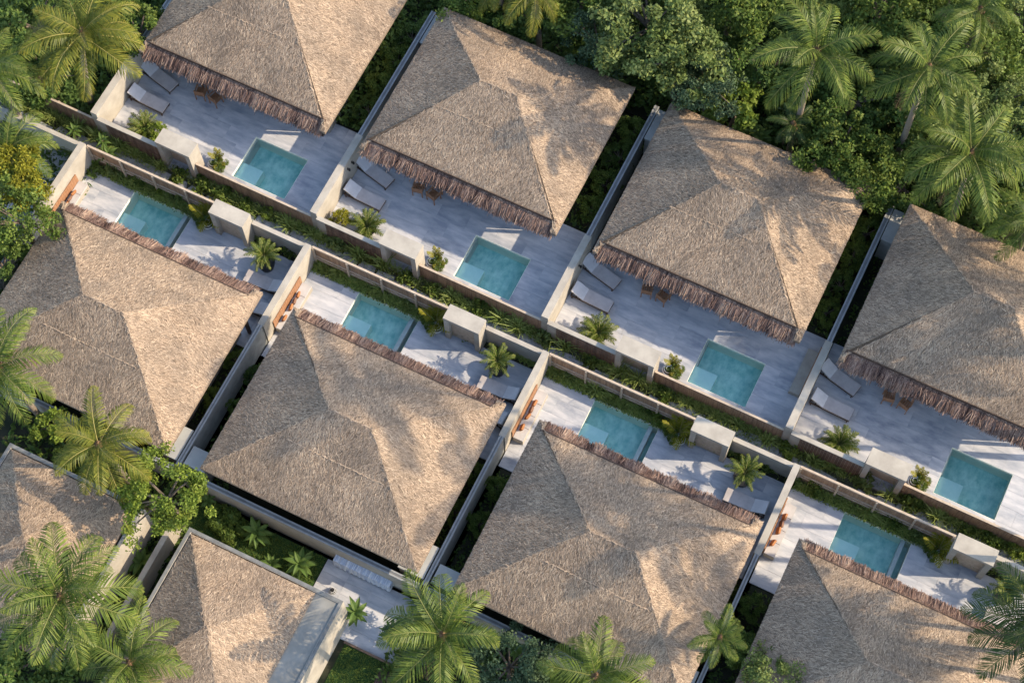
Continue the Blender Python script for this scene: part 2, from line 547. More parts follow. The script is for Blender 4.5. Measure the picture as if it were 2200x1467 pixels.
def make_roof(d, seed):
    FL, FR, BL, BR, R1, R2, T0, T1, front = roof_base(d)
    m = MB()
    if d.get('trim', True):
        m.face([FL, front[1], T0])
        m.face([T1, front[4], FR])
        m.face([T0, T1, R2, R1])
        m.face([FL, T0, R1])
        m.face([T1, FR, R2])
    else:
        m.face(front)
    m.face([FR, BR, R2])
    m.face([BR, BL, R1, R2])
    m.face([BL, FL, R1])
    th = .2
    lo = lambda p: (p[0], p[1], p[2] - th)
    lo = lambda p: (p[0], p[1], d['hE'] - th)
    rim = [FL, front[1], T0, T1, front[4], FR, BR, BL] if d.get('trim', True) else [FL, FR, BR, BL]
    for a, b in zip(rim, rim[1:] + rim[:1]):
        m.face([lo(a), lo(b), b, a])
    if d.get('trim', True):
        y = d['tv']
        ex = lambda x, yy: (x, yy, d['hE'] - th)
        m.face([ex(d['rL'], y), ex(d['rL'], d['rB']), ex(d['rR'], d['rB']), ex(d['rR'], y)])
        m.face([lo(FL), ex(d['rL'], y), ex(d['t0'], y), lo(front[1])])
        m.face([lo(FR), lo(front[4]), ex(d['t1'], y), ex(d['rR'], y)])
    else:
        m.face([lo(p) for p in reversed([FL, FR, BR, BL])])
    body = m.mesh('roof', [M['thatch_base']])
    polys = ([[T0, T1, R2, R1], [FL, T0, R1], [T1, FR, R2]] if d.get('trim', True) else [front]) + [[FR, BR, R2], [BR, BL, R1, R2], [BL, FL, R1]]
    Qs, Ts = [], []
    kf, kb = (d['hr'] - d['hE']) / (d['vr'] - d['rF']), (d['hr'] - d['hE']) / (d['rB'] - d['vr'])
    kl, kr = (d['hr'] - d['hE']) / (d['r1'] - d['rL']), (d['hr'] - d['hE']) / (d['rR'] - d['r2'])
    PZ = [lambda u, v: d['hE'] + (v - d['rF']) * kf, lambda u, v: d['hE'] + (d['rB'] - v) * kb,
          lambda u, v: d['hE'] + (u - d['rL']) * kl, lambda u, v: d['hE'] + (d['rR'] - u) * kr]
    PL = [(lambda u, v, z, f=f: z - f(u, v)) for f in PZ]
    for k, P in enumerate(polys):
        n, dn = plane_frame([P[0], P[-2] if len(P) > 3 else P[1], P[-1]])
        if k < 3 and d.get('trim', True):
            n, dn = plane_frame([FL, FR, R1])
        # pull the strand centres a little inside the outline so the eave stays a tidy line
        c = np.mean(np.array(P), 0)
        P2 = P
        q, t = strands(P2, dn, n, d.get('dens', 440), (.12, .24), (.015, .034), .46, (.0, .02), seed=seed + k)
        own = int(np.argmin([np.abs(f(*c)) for f in PL]))
        zo = PZ[own](q[..., 0], q[..., 1])
        zm = np.min([f(q[..., 0], q[..., 1]) for f in PZ], axis=0)
        q[..., 2] = zm + np.clip(q[..., 2] - zo, -.02, .06)
        Qs.append(q)
        Ts.append(t)
    if d.get('trim', True):
        for P in ([FL, front[1], T0], [T1, front[4], FR]):
            n, dn = plane_frame([FL, T1, R1])
            q, t = strands(P, dn, n, 330, (.14, .26), (.02, .04), .4, (.02, .08), seed=seed)
            Qs.append(q)
            Ts.append(t)
    # hip and ridge caps: short strands laid along the lines, and the repair seam on one slope
    for A, B in ((R1, R2), (R1, FL), (R1, BL), (R2, FR), (R2, BR)):
        A, B = np.array(A), np.array(B)
        L = np.linalg.norm(B - A)
        k = int(L * 14)
        t = rng.random(k)[:, None]
        p = A + (B - A) * t + rng.normal(0, .025, (k, 3))
        dd = (B - A) / L
        sd = np.cross(dd, [0, 0, 1.0])
        sd /= np.linalg.norm(sd)
        th = rng.normal(0, .35, k)[:, None]
        dv = dd * np.cos(th) + sd * np.sin(th)
        sv = np.cross(np.array([0, 0, 1.0])[None], dv)
        ln = rng.uniform(.1, .24, (k, 1))
        up = np.array([0, 0, 1.0])
        a = p - dv * ln * .5 + up * .02
        b = p + dv * ln * .5 + up * .028
        Qs.append(np.stack([a - sv * .013, a + sv * .013, b + sv * .010, b - sv * .010], 1))
        Ts.append(rng.normal(.62, .18, k))
    if 'seam' in d:
        (sa, sb) = d['seam']
        A, B = np.array(sa), np.array(sb)
        k = 80
        t = rng.random(k)[:, None]
        p = A + (B - A) * t + rng.normal(0, .012, (k, 3))
        dd = (B - A) / np.linalg.norm(B - A)
        th = rng.normal(0, .5, k)[:, None]
        sd = np.cross(dd, [0, 0, 1.0])
        dv = dd * np.cos(th) + sd * np.sin(th)
        sv = np.cross(np.array([0, 0, 1.0])[None], dv)
        ln = rng.uniform(.1, .2, (k, 1))
        a = p - dv * ln * .5 + np.array([0, 0, .025])
        b = p + dv * ln * .5 + np.array([0, 0, .035])
        Qs.append(np.stack([a - sv * .011, a + sv * .011, b + sv * .009, b - sv * .009], 1))
        Ts.append(rng.normal(.70, .15, k))
    QQ = np.concatenate(Qs)
    j = rng.uniform(0, .03, QQ.shape[:2])
    QQ[..., 0] = np.clip(QQ[..., 0], d['rL'] - j, d['rR'] + j)
    QQ[..., 1] = np.clip(QQ[..., 1], d['rF'] - j, d['rB'] + j)
    if d.get('trim', True):
        cut = (QQ[..., 0] > d['t0'] + .03) & (QQ[..., 0] < d['t1'] - .03)
        QQ[..., 1] = np.where(cut, np.maximum(QQ[..., 1], d['tv'] - j), QQ[..., 1])
    st = quads_mesh('thatch_strands', QQ, np.concatenate(Ts), [M['thatch']])
    return body, st


def make_fringe(d, seed):
    n = 6500
    u = rng.uniform(d['t0'] - .10, d['t1'] + .10, n)
    clump = patch_noise(np.stack([u, np.zeros(n)], 1), 5.0, seed) + .7 * patch_noise(np.stack([u, np.ones(n)], 1), 17.0, seed + 1)
    lay = rng.random(n)
    v0 = d['tv'] + .05 - lay * .34
    z0 = d['hE'] + .19 - lay * .17 + .05 * clump * lay
    ln = (.62 + .13 * clump + rng.normal(0, .09, n)) * (1 - lay * .30)
    dv = -ln * rng.uniform(.74, .92, n)
    dz = -ln * (.66 + rng.normal(0, .10, n))
    du = rng.normal(0, .07, n) + .06 * patch_noise(np.stack([u, u * 0 + 3], 1), 9.0, seed + 2)
    w = rng.uniform(.010, .024, n)
    a = np.stack([u, v0, z0], 1)
    b = np.stack([u + du, v0 + dv, z0 + dz], 1)
    s = np.stack([np.cos(rng.normal(0, .5, n)), np.zeros(n), np.sin(rng.normal(0, .6, n))], 1)
    Q = np.stack([a - s * w[:, None], a + s * w[:, None], b + s * w[:, None] * .5, b - s * w[:, None] * .5], 1)
    tone = .46 + rng.normal(0, .24, n) + .34 * clump
    fr = quads_mesh('eave_fringe', Q, tone, [M['fringe']])
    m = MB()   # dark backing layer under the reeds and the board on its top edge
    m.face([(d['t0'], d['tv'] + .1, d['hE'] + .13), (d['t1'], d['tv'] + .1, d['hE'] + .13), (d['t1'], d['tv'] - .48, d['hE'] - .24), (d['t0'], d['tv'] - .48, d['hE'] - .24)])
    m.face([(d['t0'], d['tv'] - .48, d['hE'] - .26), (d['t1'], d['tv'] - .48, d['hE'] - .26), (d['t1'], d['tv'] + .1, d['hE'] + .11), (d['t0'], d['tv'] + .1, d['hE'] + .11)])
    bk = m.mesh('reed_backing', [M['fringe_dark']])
    m = MB()
    z = d['hE'] + (d['tv'] - d['rF']) * (d['hr'] - d['hE']) / (d['vr'] - d['rF'])
    m.box((d['t0'], d['tv'] - .035, z - .10), (d['t1'], d['tv'] - .004, z + .035))
    bd = m.mesh('eave_board', [M['wood_dark']])
    return fr, bk, bd


slope_z = lambda d, v: d['hE'] + (v - d['rF']) * (d['hr'] - d['hE']) / (d['vr'] - d['rF'])
DIM['U']['seam'] = ((3.3, 6.05, slope_z(DIM['U'], 6.05)), (7.3, 6.12, slope_z(DIM['U'], 6.12)))
bz = lambda d, v: d['hE'] + (d['rB'] - v) * (d['hr'] - d['hE']) / (d['rB'] - d['vr'])
DIM['L']['seam'] = ((3.6, 9.2, bz(DIM['L'], 9.2)), (8.2, 9.2, bz(DIM['L'], 9.2)))
ROOF = {r: [make_roof(DIM[r], 10 * k + (3 if r == 'U' else 60)) for k in range(2)] for r in 'UL'}
FRG = {r: [make_fringe(DIM[r], 5 + 9 * k + (0 if r == 'U' else 30)) for k in range(2)] for r in 'UL'}

# room under each roof: walls with door openings, glass doors, timber posts
PART = {}
for r in 'UL':
    d = DIM[r]
    m = MB()
    u0, u1, v0, v1, h = 1.7, d['rR'] - .85, 4.6, d['rB'] - .75, 2.72
    m.box((u0, v0, 0), (u0 + .2, v1, h))
    m.box((u1 - .2, v0, 0), (u1, v1, h))
    m.box((u0 + .2, v1 - .2, 0), (u1 - .2, v1, h))
    m.box((u0 + .2, v0, 0), (u0 + 1.2, v0 + .2, h))
    m.box((u1 - 1.2, v0, 0), (u1 - .2, v0 + .2, h))
    m.box((u0 + 1.2, v0, 2.3), (u1 - 1.2, v0 + .2, h))
    PART[r, 'wall'] = m.mesh('wall', [M['render']])
    m = MB()
    m.box((u0 + 1.21, v0 + .06, 0), (u1 - 1.21, v0 + .12, 2.29))
    PART[r, 'door'] = m.mesh('glass_door', [mat('dark_glass_' + r, (0.02, 0.03, 0.035), 0.08, spec=0.6)])
    m = MB()
    m.box((-.07, -.07, 0), (.07, .07, 2.68))
    PART[r, 'post'] = m.mesh('timber_post', [M['wood_dark']])

VLAB = {('U', 1): 'thatched villa cut by the top edge beside the yellow palm',
        ('U', 2): 'thatched villa second from left in the upper row, its roof whole',
        ('U', 3): 'thatched villa third from left in the upper row, its roof whole',
        ('U', 4): 'thatched villa of the upper row cut by the right edge',
        ('L', 1): 'thatched villa of the lower row cut by the left edge',
        ('L', 2): 'thatched villa second from left in the lower row, behind the topiary garden',
        ('L', 3): 'thatched villa third from left in the lower row, palms at its rear',
        ('L', 4): 'thatched villa of the lower row cut by the bottom right corner'}
for (r, i) in MODS:
    d = DIM[r]
    t = thing('thatched_villa', VLAB[r, i], 'villa', W(r, i, 0, 0), ang(r, i), 'thatched villas in two rows')
    body, st = ROOF[r][i % 2]
    fr, bk, bd = FRG[r][i % 2]
    ro = link('roof', body, t)
    stuff(link('thatch_strands', st, ro))
    fo = link('eave_fringe', bk, t)
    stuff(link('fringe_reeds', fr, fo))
    link('eave_board', bd, t)
    link('wall', PART[r, 'wall'], t)
    link('glass_door', PART[r, 'door'], t)
    for k in range(4):
        link('timber_post', PART[r, 'post'], t, (1.4 + k * (d['rR'] - 2.5) / 3, 4.35, 0))

# ------------------------------------------------------------------ patios of separate pavers, pools
POOL = {'U': (6.993, 9.868, .515, 2.873), 'L': (6.79, 9.945, .34, 2.6)}
TILE_ME = {}


def tile_mesh(w, h, k):
    key = (round(w, 2), round(h, 2), k)
    if key not in TILE_ME:
        m = MB()
        e = .004
        x, y = w / 2 - .003, h / 2 - .003
        # a paver with a small worn edge
        top = [(-x + e, -y + e, 0), (x - e, -y + e, 0), (x - e, y - e, 0), (-x + e, y - e, 0)]
        rim = [(-x, -y, -e), (x, -y, -e), (x, y, -e), (-x, y, -e)]
        bot = [(-x, -y, -.03), (x, -y, -.03), (x, y, -.03), (-x, y, -.03)]
        m.face(top)
        for j in range(4):
            q = (j + 1) % 4
            m.face([rim[j], rim[q], top[q], top[j]])
            m.face([bot[j], bot[q], rim[q], rim[j]])
        TILE_ME[key] = m.mesh('paving_tile', [(M['tile'], M['tile_b'], M['tile_c'])[k]])
    return TILE_ME[key]


def patio(r, i, u0, u1, v0, v1, pool, label, nx=1.5, ny=.88):
    """sub-slab with a hole for the pool, and pavers laid on it in running bond"""
    m = MB()
    if pool:
        a, b, c, e = pool
        rects = [(u0, a, v0, v1), (b, u1, v0, v1), (a, b, v0, c), (a, b, e, v1)]
    else:
        rects = [(u0, u1, v0, v1)]
    for (x0, x1, y0, y1) in rects:
        if x1 - x0 > .01 and y1 - y0 > .01:
            m.box((x0, y0, -1.55), (x1, y1, -.010))
    p = structure(m.build('patio', M['grout'], None, loc=W(r, i, 0, 0), rz=ang(r, i)), label)
    lines = sorted(set([v0, v1] + ([pool[2], pool[3]] if pool else [])))
    rows = []
    for a, b in zip(lines, lines[1:]):
        k = max(1, round((b - a) / ny))
        rows += [(a + (b - a) * j / k, a + (b - a) * (j + 1) / k) for j in range(k)]
    for j, (a, b) in enumerate(rows):
        segs = [(u0, u1)]
        if pool and a >= pool[2] - .01 and b <= pool[3] + .01:
            segs = [(u0, pool[0]), (pool[1], u1)]
        for (s0, s1) in segs:
            x = s0
            first = True
            while x < s1 - .02:
                w = nx
                if first and j % 2:
                    w = nx * .5
                first = False
                y = min(s1, x + w)
                if s1 - y < .25:
                    y = s1
                z = rnd.uniform(-.0015, .0015)
                link('paving_tile', tile_mesh(y - x, b - a, rnd.choice((0, 0, 1, 1, 2))), p, ((x + y) / 2, (a + b) / 2, z), 0)
                x = y
    return p


for (r, i) in MODS:
    if r == 'U':
        patio(r, i, .345, 11.885, .0, 5.2, POOL['U'], 'pale stone patio of ' + NM[r, i])
    else:
        patio(r, i, .705, 12.48, .30, 5.1, POOL['L'], 'pale stone patio of ' + NM[r, i])
# sliver of a patio left of the lower villas
p = patio('L', 0, .705, 3.4, .0, 4.6, None, 'shaded stone patio at the far left edge')

POOLLAB = {k: 'teal plunge pool on the patio of ' + NM[k] for k in MODS}
for (r, i) in MODS:
    a, b, c, e = POOL[r]
    t = thing('plunge_pool', POOLLAB[r, i], 'swimming pool', W(r, i, 0, 0), ang(r, i), 'plunge pools')
    D = -.92
    m = MB()
    w = .012
    m.box((a, c, D), (a + w, e, -.006))
    m.box((b - w, c, D), (b, e, -.006))
    m.box((a + w, c, D), (b - w, c + w, -.006))
    m.box((a + w, e - w, D), (b - w, e, -.006))
    m.build('pool_wall', M['poolwall'], t)
    m = MB()
    m.box((a + w, c + w, D - .1), (b - w, e - w, D))
    m.build('pool_floor', M['poolfloor'], t)
    m = MB()
    if r == 'U':
        m.box((a + w + .002, c + w + .002, D + .002), (a + 1.12, c + 1.0, -.34))
    else:
        m.box((b - 1.2, e - 1.15, D + .002), (b - w - .002, e - w - .002, -.34))
    m.build('entry_step', M['poolstep'], t)
    m = MB()
    if r == 'U':
        m.box((a + w + .002, c + 1.003, D + .002), (a + .09, e - w - .002, -.20))
        m.build('pool_ledge', M['coping'], t)
    else:
        m.box((a + .27, c + w + .002, D + .002), (a + .46, e - w - .002, -.20))
        m.build('pool_ledge', M['coping'], t)
    m = MB()
    m.face([(a + w + .001, c + w + .001, -.16), (b - w - .001, c + w + .001, -.16), (b - w - .001, e - w - .001, -.16), (a + w + .001, e - w - .001, -.16)])
    m.build('water_surface', M['water'], t)

# ------------------------------------------------------------------ walls between the villas
def dividing_wall(r, i, label, u0, u1, vend, front=4.35, h=1.8):
    t = thing('dividing_wall', label, 'wall', W(r, i, 0, 0), ang(r, i), 'rendered walls between the villas')
    m = MB()
    m.box((u0, -.2 if r == 'U' else -.12, -.3), (u1, front, h))
    m.build('front_wall', M['render'], t)
    m = MB()
    m.box((u0 + .06, front, -.3), (u1 - .06, vend, h - .03))
    m.build('rear_wall', M['render_grey'], t)  # shade on the rear stretch is put into this darker grey
    m = MB()
    m.box((u0 + .05, front, h - .03), (u0 + .115, vend, h + .02))
    m.box((u1 - .115, front, h - .03), (u1 - .05, vend, h + .02))
    m.build('flashing', M['flash'], t)
    m = MB()
    m.box((u0 + .115, front, h - .03), (u1 - .115, vend, h + .002))
    m.build('flashing_groove', M['flash_dark'], t)
    return t


for i, lab in ((1, 'cream wall on the left of the top edge villa'), (2, 'cream wall with two small dark lamps beside the second upper villa'),
               (3, 'cream wall left of the third upper villa with one dark lamp'), (4, 'cream wall between the two rightmost upper villas')):
    dividing_wall('U', i, lab, 0.0, .34, 11.9)
for i, lab in ((0, 'cream wall with timber bench at the far left of the lower row'), (1, 'cream wall between the first and second lower villas'),
               (2, 'cream wall between the second and third lower villas'), (3, 'cream wall between the third lower villa and the bottom right one')):
    dividing_wall('L', i, lab, .40, .70, 11.75)

# rear service boxes with a flat roof, beside the walls; rear walls of the lower row
def flat_box(r, i, u0, u1, v0, v1, h, label, name='service_box'):
    t = thing(name, label, 'outbuilding', W(r, i, 0, 0), ang(r, i), 'flat roofed service boxes behind the villas')
    m = MB()
    m.box((u0, v0, -.3), (u1, v1, h - .12))
    m.build('wall', M['render_grey'], t)
    m = MB()
    m.box((u0 - .03, v0 - .03, h - .12), (u1 + .03, v1 + .03, h - .012))
    m.build('flat_roof', M['slab'], t)
    return t


for i in (2, 3, 4):
    flat_box('U', i, .36, 1.9, 10.1, 11.75, 1.8, 'grey flat roofed box at the rear left of ' + NM['U', i])
for i in (1, 2, 3):
    flat_box('L', i, .75, 1.9, 10.05, 11.5, 1.8, 'grey flat roofed box at the rear right of ' + NM['L', i])
for i in (2, 3):
    flat_box('L', i, 11.5, 12.42, 10.65, 11.5, 1.8, 'grey flat roofed box at the rear left of ' + NM['L', i])
for i in (1, 2, 3, 4):
    t = thing('rear_wall', 'grey rendered rear wall behind ' + NM['L', i], 'wall', W('L', i, 0, 0), ang('L', i), 'rear walls of the lower villas')
    m = MB()
    m.box((.72, 11.76, -.3), (12.46, 11.98, 1.75))
    m.build('wall', M['render'], t)
    m = MB()
    m.box((.72, 11.75, 1.75), (12.46, 11.82, 1.80))
    m.box((.72, 11.92, 1.75), (12.46, 11.99, 1.80))
    m.build('flashing', M['flash'], t)
    m = MB()
    m.box((.72, 11.82, 1.75), (12.46, 11.92, 1.775))
    m.build('flashing_groove', M['flash_dark'], t)

# ------------------------------------------------------------------ fences, garden walls, gate portals along the path
def slat_fence(r, i, u0, u1, v, h, label):
    t = thing('slat_fence', label, 'fence', W(r, i, 0, 0), ang(r, i), 'timber fences along the garden path')
    m = MB()
    m.box((u0, v - .05, h - .045), (u1, v + .05, h))
    m.build('top_rail', M['wood_pale'], t)
    m = MB()
    n = int((u1 - u0) / .105)
    for k in range(n):
        x = u0 + (k + .5) * (u1 - u0) / n
        o = rnd.uniform(-.004, .004)
        # the outer face is toward the path (negative v)
        m.box((x - .0505, v - .04 + o, -.25), (x + .0505, v - .018 + o, h - .05), tone=rnd.random())
    stuff(m.build('slats', M['wood_slat'], t))
    for zz in (.35, .62, h - .2):
        m = MB()
        m.box((u0, v - .016, zz), (u1, v + .022, zz + .09))
        m.build('rail', M['wood_pale'], t)
    k = max(2, round((u1 - u0) / 2.0))
    for j in range(k + 1):
        x = u0 + .05 + (u1 - u0 - .1) * j / k
        m = MB()
        m.box((x - .045, v + .024, -.25), (x + .045, v + .10, h - .047))
        m.build('post', M['wood_pale'], t)
    return t


def garden_wall(r, i, u0, u1, v, h, label):
    t = thing('garden_wall', label, 'wall', W(r, i, 0, 0), ang(r, i), 'garden walls along the path')
    m = MB()
    m.box((u0, v - .07, -.25), (u1, v + .09, h - .06))
    m.build('wall', M['render'], t)
    m = MB()
    m.box((u0, v - .10, h - .06), (u1, v + .11, h))
    m.build('coping', M['render'], t)
    m = MB()
    n = int((u1 - u0 - .5) / .14)
    for k in range(n):
        x = u0 + .45 + (k + .5) * (u1 - u0 - .5) / n
        m.box((x - .064, v - .098, -.2), (x + .064, v - .072, h - .10), tone=rnd.random())
    stuff(m.build('cladding', M['clad'], t))
    return t


def portal(r, i, a, b, c, e, h, label):
    t = thing('gate_portal', label, 'gate', W(r, i, 0, 0), ang(r, i), 'rendered gate portals')
    m = MB()
    m.box((a, c, h - .2), (b, e, h))
    m.build('roof_slab', M['slab'] if False else M['render'], t)
    for x in (a + .015, b - .265):
        m = MB()
        m.box((x, c + .02, -.25), (x + .25, e - .02, h - .202))
        m.build('side_pier', M['render'], t)
    m = MB()
    m.box((a + .27, (c + e) / 2 + .08, -.02), (b - .27, (c + e) / 2 + .13, h - .205))
    m.build('door_panel', M['wood_pale'], t)
    m = MB()
    m.box((a + .27, c - .05, -.3), (b - .27, (c + e) / 2 + .07, -.004))
    m.build('threshold', M['pathstone'], t)
    return t


for i in (1, 2, 3, 4):
    n = NM['U', i]
    garden_wall('U', i, .345 if False else 0.0 + .345, 3.755, -.22, 1.5, 'cream garden wall with brown cladding in front of ' + n)
    portal('U', i, 3.76, 5.627, -.406, .416, 2.24, 'cream gate portal in front of ' + n)
    slat_fence('U', i, 5.63, 11.88, -.14, 1.2, 'brown slat fence beside the pool of ' + n)
    n = NM['L', i]
    garden_wall('L', i, .705, 3.525, -.10, 1.5, 'cream garden wall in front of ' + n)
    portal('L', i, 3.53, 5.327, -.13, .63, 2.24, 'cream gate portal in front of ' + n)
    slat_fence('L', i, 5.33, 12.48, -.16, 1.6, 'slat fence with pale rails beside the pool of ' + n)
garden_wall('L', 0, .705, 7.5, -.10, 1.5, 'cream garden wall at the far left edge')
slat_fence('U', 0, 5.63, 11.99, -.14, 1.1, 'brown slat fence below the yellow palm at far left')

# ------------------------------------------------------------------ sun loungers
def lounger_proto():
    t = thing('sun_lounger', 'sun lounger', 'sun lounger', group='sun loungers on the patios')
    m = MB()   # frame 2 m x .7 m, head at x = 0
    for y in (-.33, .28):
        m.box((0, y, .20), (1.95, y + .05, .27))
    m.box((0, -.28, .20), (.05, .28, .27))
    m.box((1.90, -.28, .20), (1.95, .28, .27))
    for k in range(9):
        m.box((.25 + k * .18, -.28, .235), (.31 + k * .18, .28, .258))
    m.build('frame', M['wood_dark'], t)
    for x in (.06, 1.84):
        for y in (-.325, .275):
            m = MB()
            m.box((x, y, 0), (x + .05, y + .05, .20))
            m.build('leg', M['wood_dark'], t)
    m = MB()
    m.box((.62, -.31, .272), (1.94, .31, .37))
    m.build('seat_pad', M['fabric'], t)
    m = MB()
    T = Matrix.Translation((.60, 0, .30)) @ Matrix.Rotation(rad(33), 4, 'Y')
    m.box((-.72, -.31, 0), (0, .31, .09), T=T)
    m.build('back_pad', M['fabric_light'], t)
    m = MB()
    m.box((-.70, -.29, -.035), (-.02, .29, -.003), T=T)
    m.box((-.5, -.26, -.30), (-.46, -.22, -.035), T=T)
    m.box((-.5, .22, -.30), (-.46, .26, -.035), T=T)
    m.build('backrest_frame', M['wood_dark'], t)
    return t


LG = Maker(lounger_proto())
for i in (1, 2, 3, 4):
    a = ang('U', i)
    LG.put(W('U', i, .30, 3.78), a + rad(-13), 'grey sun lounger nearest the eave on the patio of ' + NM['U', i])
    LG.put(W('U', i, .47, 2.24), a + rad(-2), 'grey sun lounger behind the fern on the patio of ' + NM['U', i])
for i in (1, 2, 3, 4):
    a = ang('L', i)
    LG.put(W('L', i, .95, 1.92), a + rad(2), 'grey sun lounger by the potted palm of ' + NM['L', i])
    if i < 4:
        LG.put(W('L', i, .95, 3.22), a + rad(-3), 'grey sun lounger half under the eave of ' + NM['L', i])

# ------------------------------------------------------------------ dining chairs and tables by the eave (upper row)
def chair_proto():
    t = thing('dining_chair', 'chair', 'chair', group='teak dining chairs at the eaves')
    m = MB()
    for k in range(5):
        m.box((-.25 + k * .10, -.24, .42), (-.16 + k * .10, .24, .45))
    m.build('seat', M['wood'], t)
    for x in (-.25, .21):
        for y in (-.25, .21):
            m = MB()
            m.box((x, y, 0), (x + .04, y + .04, .64 if y < 0 else .82))
            m.build('leg', M['wood'], t)
        m = MB()
        m.box((x - .01, -.27, .64), (x + .05, .21, .67))
        m.build('armrest', M['wood'], t)
    m = MB()
    for k in range(3):
        m.box((-.21, .22, .52 + k * .10), (.21, .245, .59 + k * .10))
    m.build('backrest', M['wood'], t)
    return t


CH = Maker(chair_proto())
for i in (1, 2, 3, 4):
    a = ang('U', i)
    CH.put(W('U', i, 3.55, 3.66), a + PI + rad(12), 'teak dining chair nearer the loungers at the eave of ' + NM['U', i])
    CH.put(W('U', i, 4.35, 3.66), a + PI + rad(-14), 'teak dining chair nearer the pool at the eave of ' + NM['U', i])
tp = thing('dining_table', 'table', 'table', group='dining tables under the eaves')
m = MB()
for k in range(8):
    m.box((-.7, -.38 + k * .095, .70), (.7, -.295 + k * .095, .73))
m.build('table_top', M['wood'], tp)
for x in (-.64, .58):
    for y in (-.34, .28):
        m = MB()
        m.box((x, y, 0), (x + .06, y + .06, .70))
        m.build('leg', M['wood'], tp)
TB = Maker(tp)
for i in (1, 2, 3, 4):
    TB.put(W('U', i, 3.98, 4.36), ang('U', i), 'teak dining table half hidden by the eave of ' + NM['U', i])

# ------------------------------------------------------------------ built-in benches with cushions along the walls
def bench(r, i, uw, v0, v1, label, cush=True):
    """against a wall at u = uw, seat to smaller u"""
    t = thing('wall_bench', label, 'bench', W(r, i, 0, 0), ang(r, i), 'timber benches along the walls')
    m = MB()
    m.box((uw - .56, v0, 0), (uw - .06, v1, .32))
    m.build('seat_base', M['render'], t)
    n = 16
    for k in range(n):
        a = v0 + (v1 - v0) * k / n
        m = MB()
        tt = Matrix.Translation((uw - .045, 0, .33)) @ Matrix.Rotation(rad(3), 4, 'Y')
        m.box((uw - .052, a + .005, .33), (uw - .006, a + (v1 - v0) / n - .005, 1.02))
        m.build('back_slat', M['wood'], t)
    if cush:
        k = 4
        for j in range(k):
            a = v0 + (v1 - v0) * j / k
            c = MB()
            c.box((-.24, .01, 0), (.24, (v1 - v0) / k - .012, .11))
            o = c.build('seat_cushion', M['fabric_white'], None, loc=W(r, i, uw - .31, a, .322), rz=ang(r, i))
            tag(o, '%s white seat cushion on the bench beside the pool of %s' % (('pool end', 'second', 'third', 'eave end')[j], SH[r, i]), 'cushion', 'white seat cushions')
        for j, (f, mm, nmn) in enumerate(((.28, 'orange', 'orange'), (.42, 'brownfab', 'dark brown'), (.55, 'orange', 'lower orange'), (.78, 'orange', 'eave end orange'))):
            c = MB()
            T = Matrix.Rotation(rad(-24), 4, 'Y')
            c.box((-.04, -.15, 0), (.05, .15, .27), T=T)
            c.box((-.06, -.11, .04), (.07, .11, .23), T=T)
            o = c.build('scatter_pillow', M[mm], None, loc=W(r, i, uw - .20, v0 + (v1 - v0) * f, .435), rz=ang(r, i) + rad(rnd.uniform(-14, 14)))
            tag(o, '%s scatter pillow leaning on the bench of %s' % (nmn, SH[r, i]), 'pillow', 'scatter pillows on the benches')


for i in (1, 2, 3, 4):
    bench('L', i, 12.48, 1.2, 3.75, 'timber backed bench with white cushions beside the pool of ' + NM['L', i])
bench('U', 3, 11.88, 2.0, 4.3, 'shaded timber bench at the right end of the third upper patio', False)

# small wall lamps
for (r, i, v, z, lab) in (('U', 2, 3.12, 1.2, 'black wall lamp nearer the eave on the wall of the second upper patio'),
                          ('U', 2, 2.72, 1.2, 'black wall lamp nearer the path on the wall of the second upper patio'),
                          ('U', 3, 3.0, 1.2, 'single black wall lamp on the wall of the third upper patio')):
    t = thing('wall_lamp', lab, 'lamp', W(r, i, .342, v, z), ang(r, i), 'black wall lamps')
    m = MB()
    m.lathe([(0.0, 0), (.05, 0), (.06, .12), (.03, .20), (0, .20)], 10, c=(.10, 0, 0))
    m.build('lamp_shade', M['black'], t)
    m = MB()
    m.box((0.002, -.015, .08), (.06, .015, .11))
    m.box((0, -.04, .03), (.02, .04, .17))
    m.build('bracket', M['black'], t)

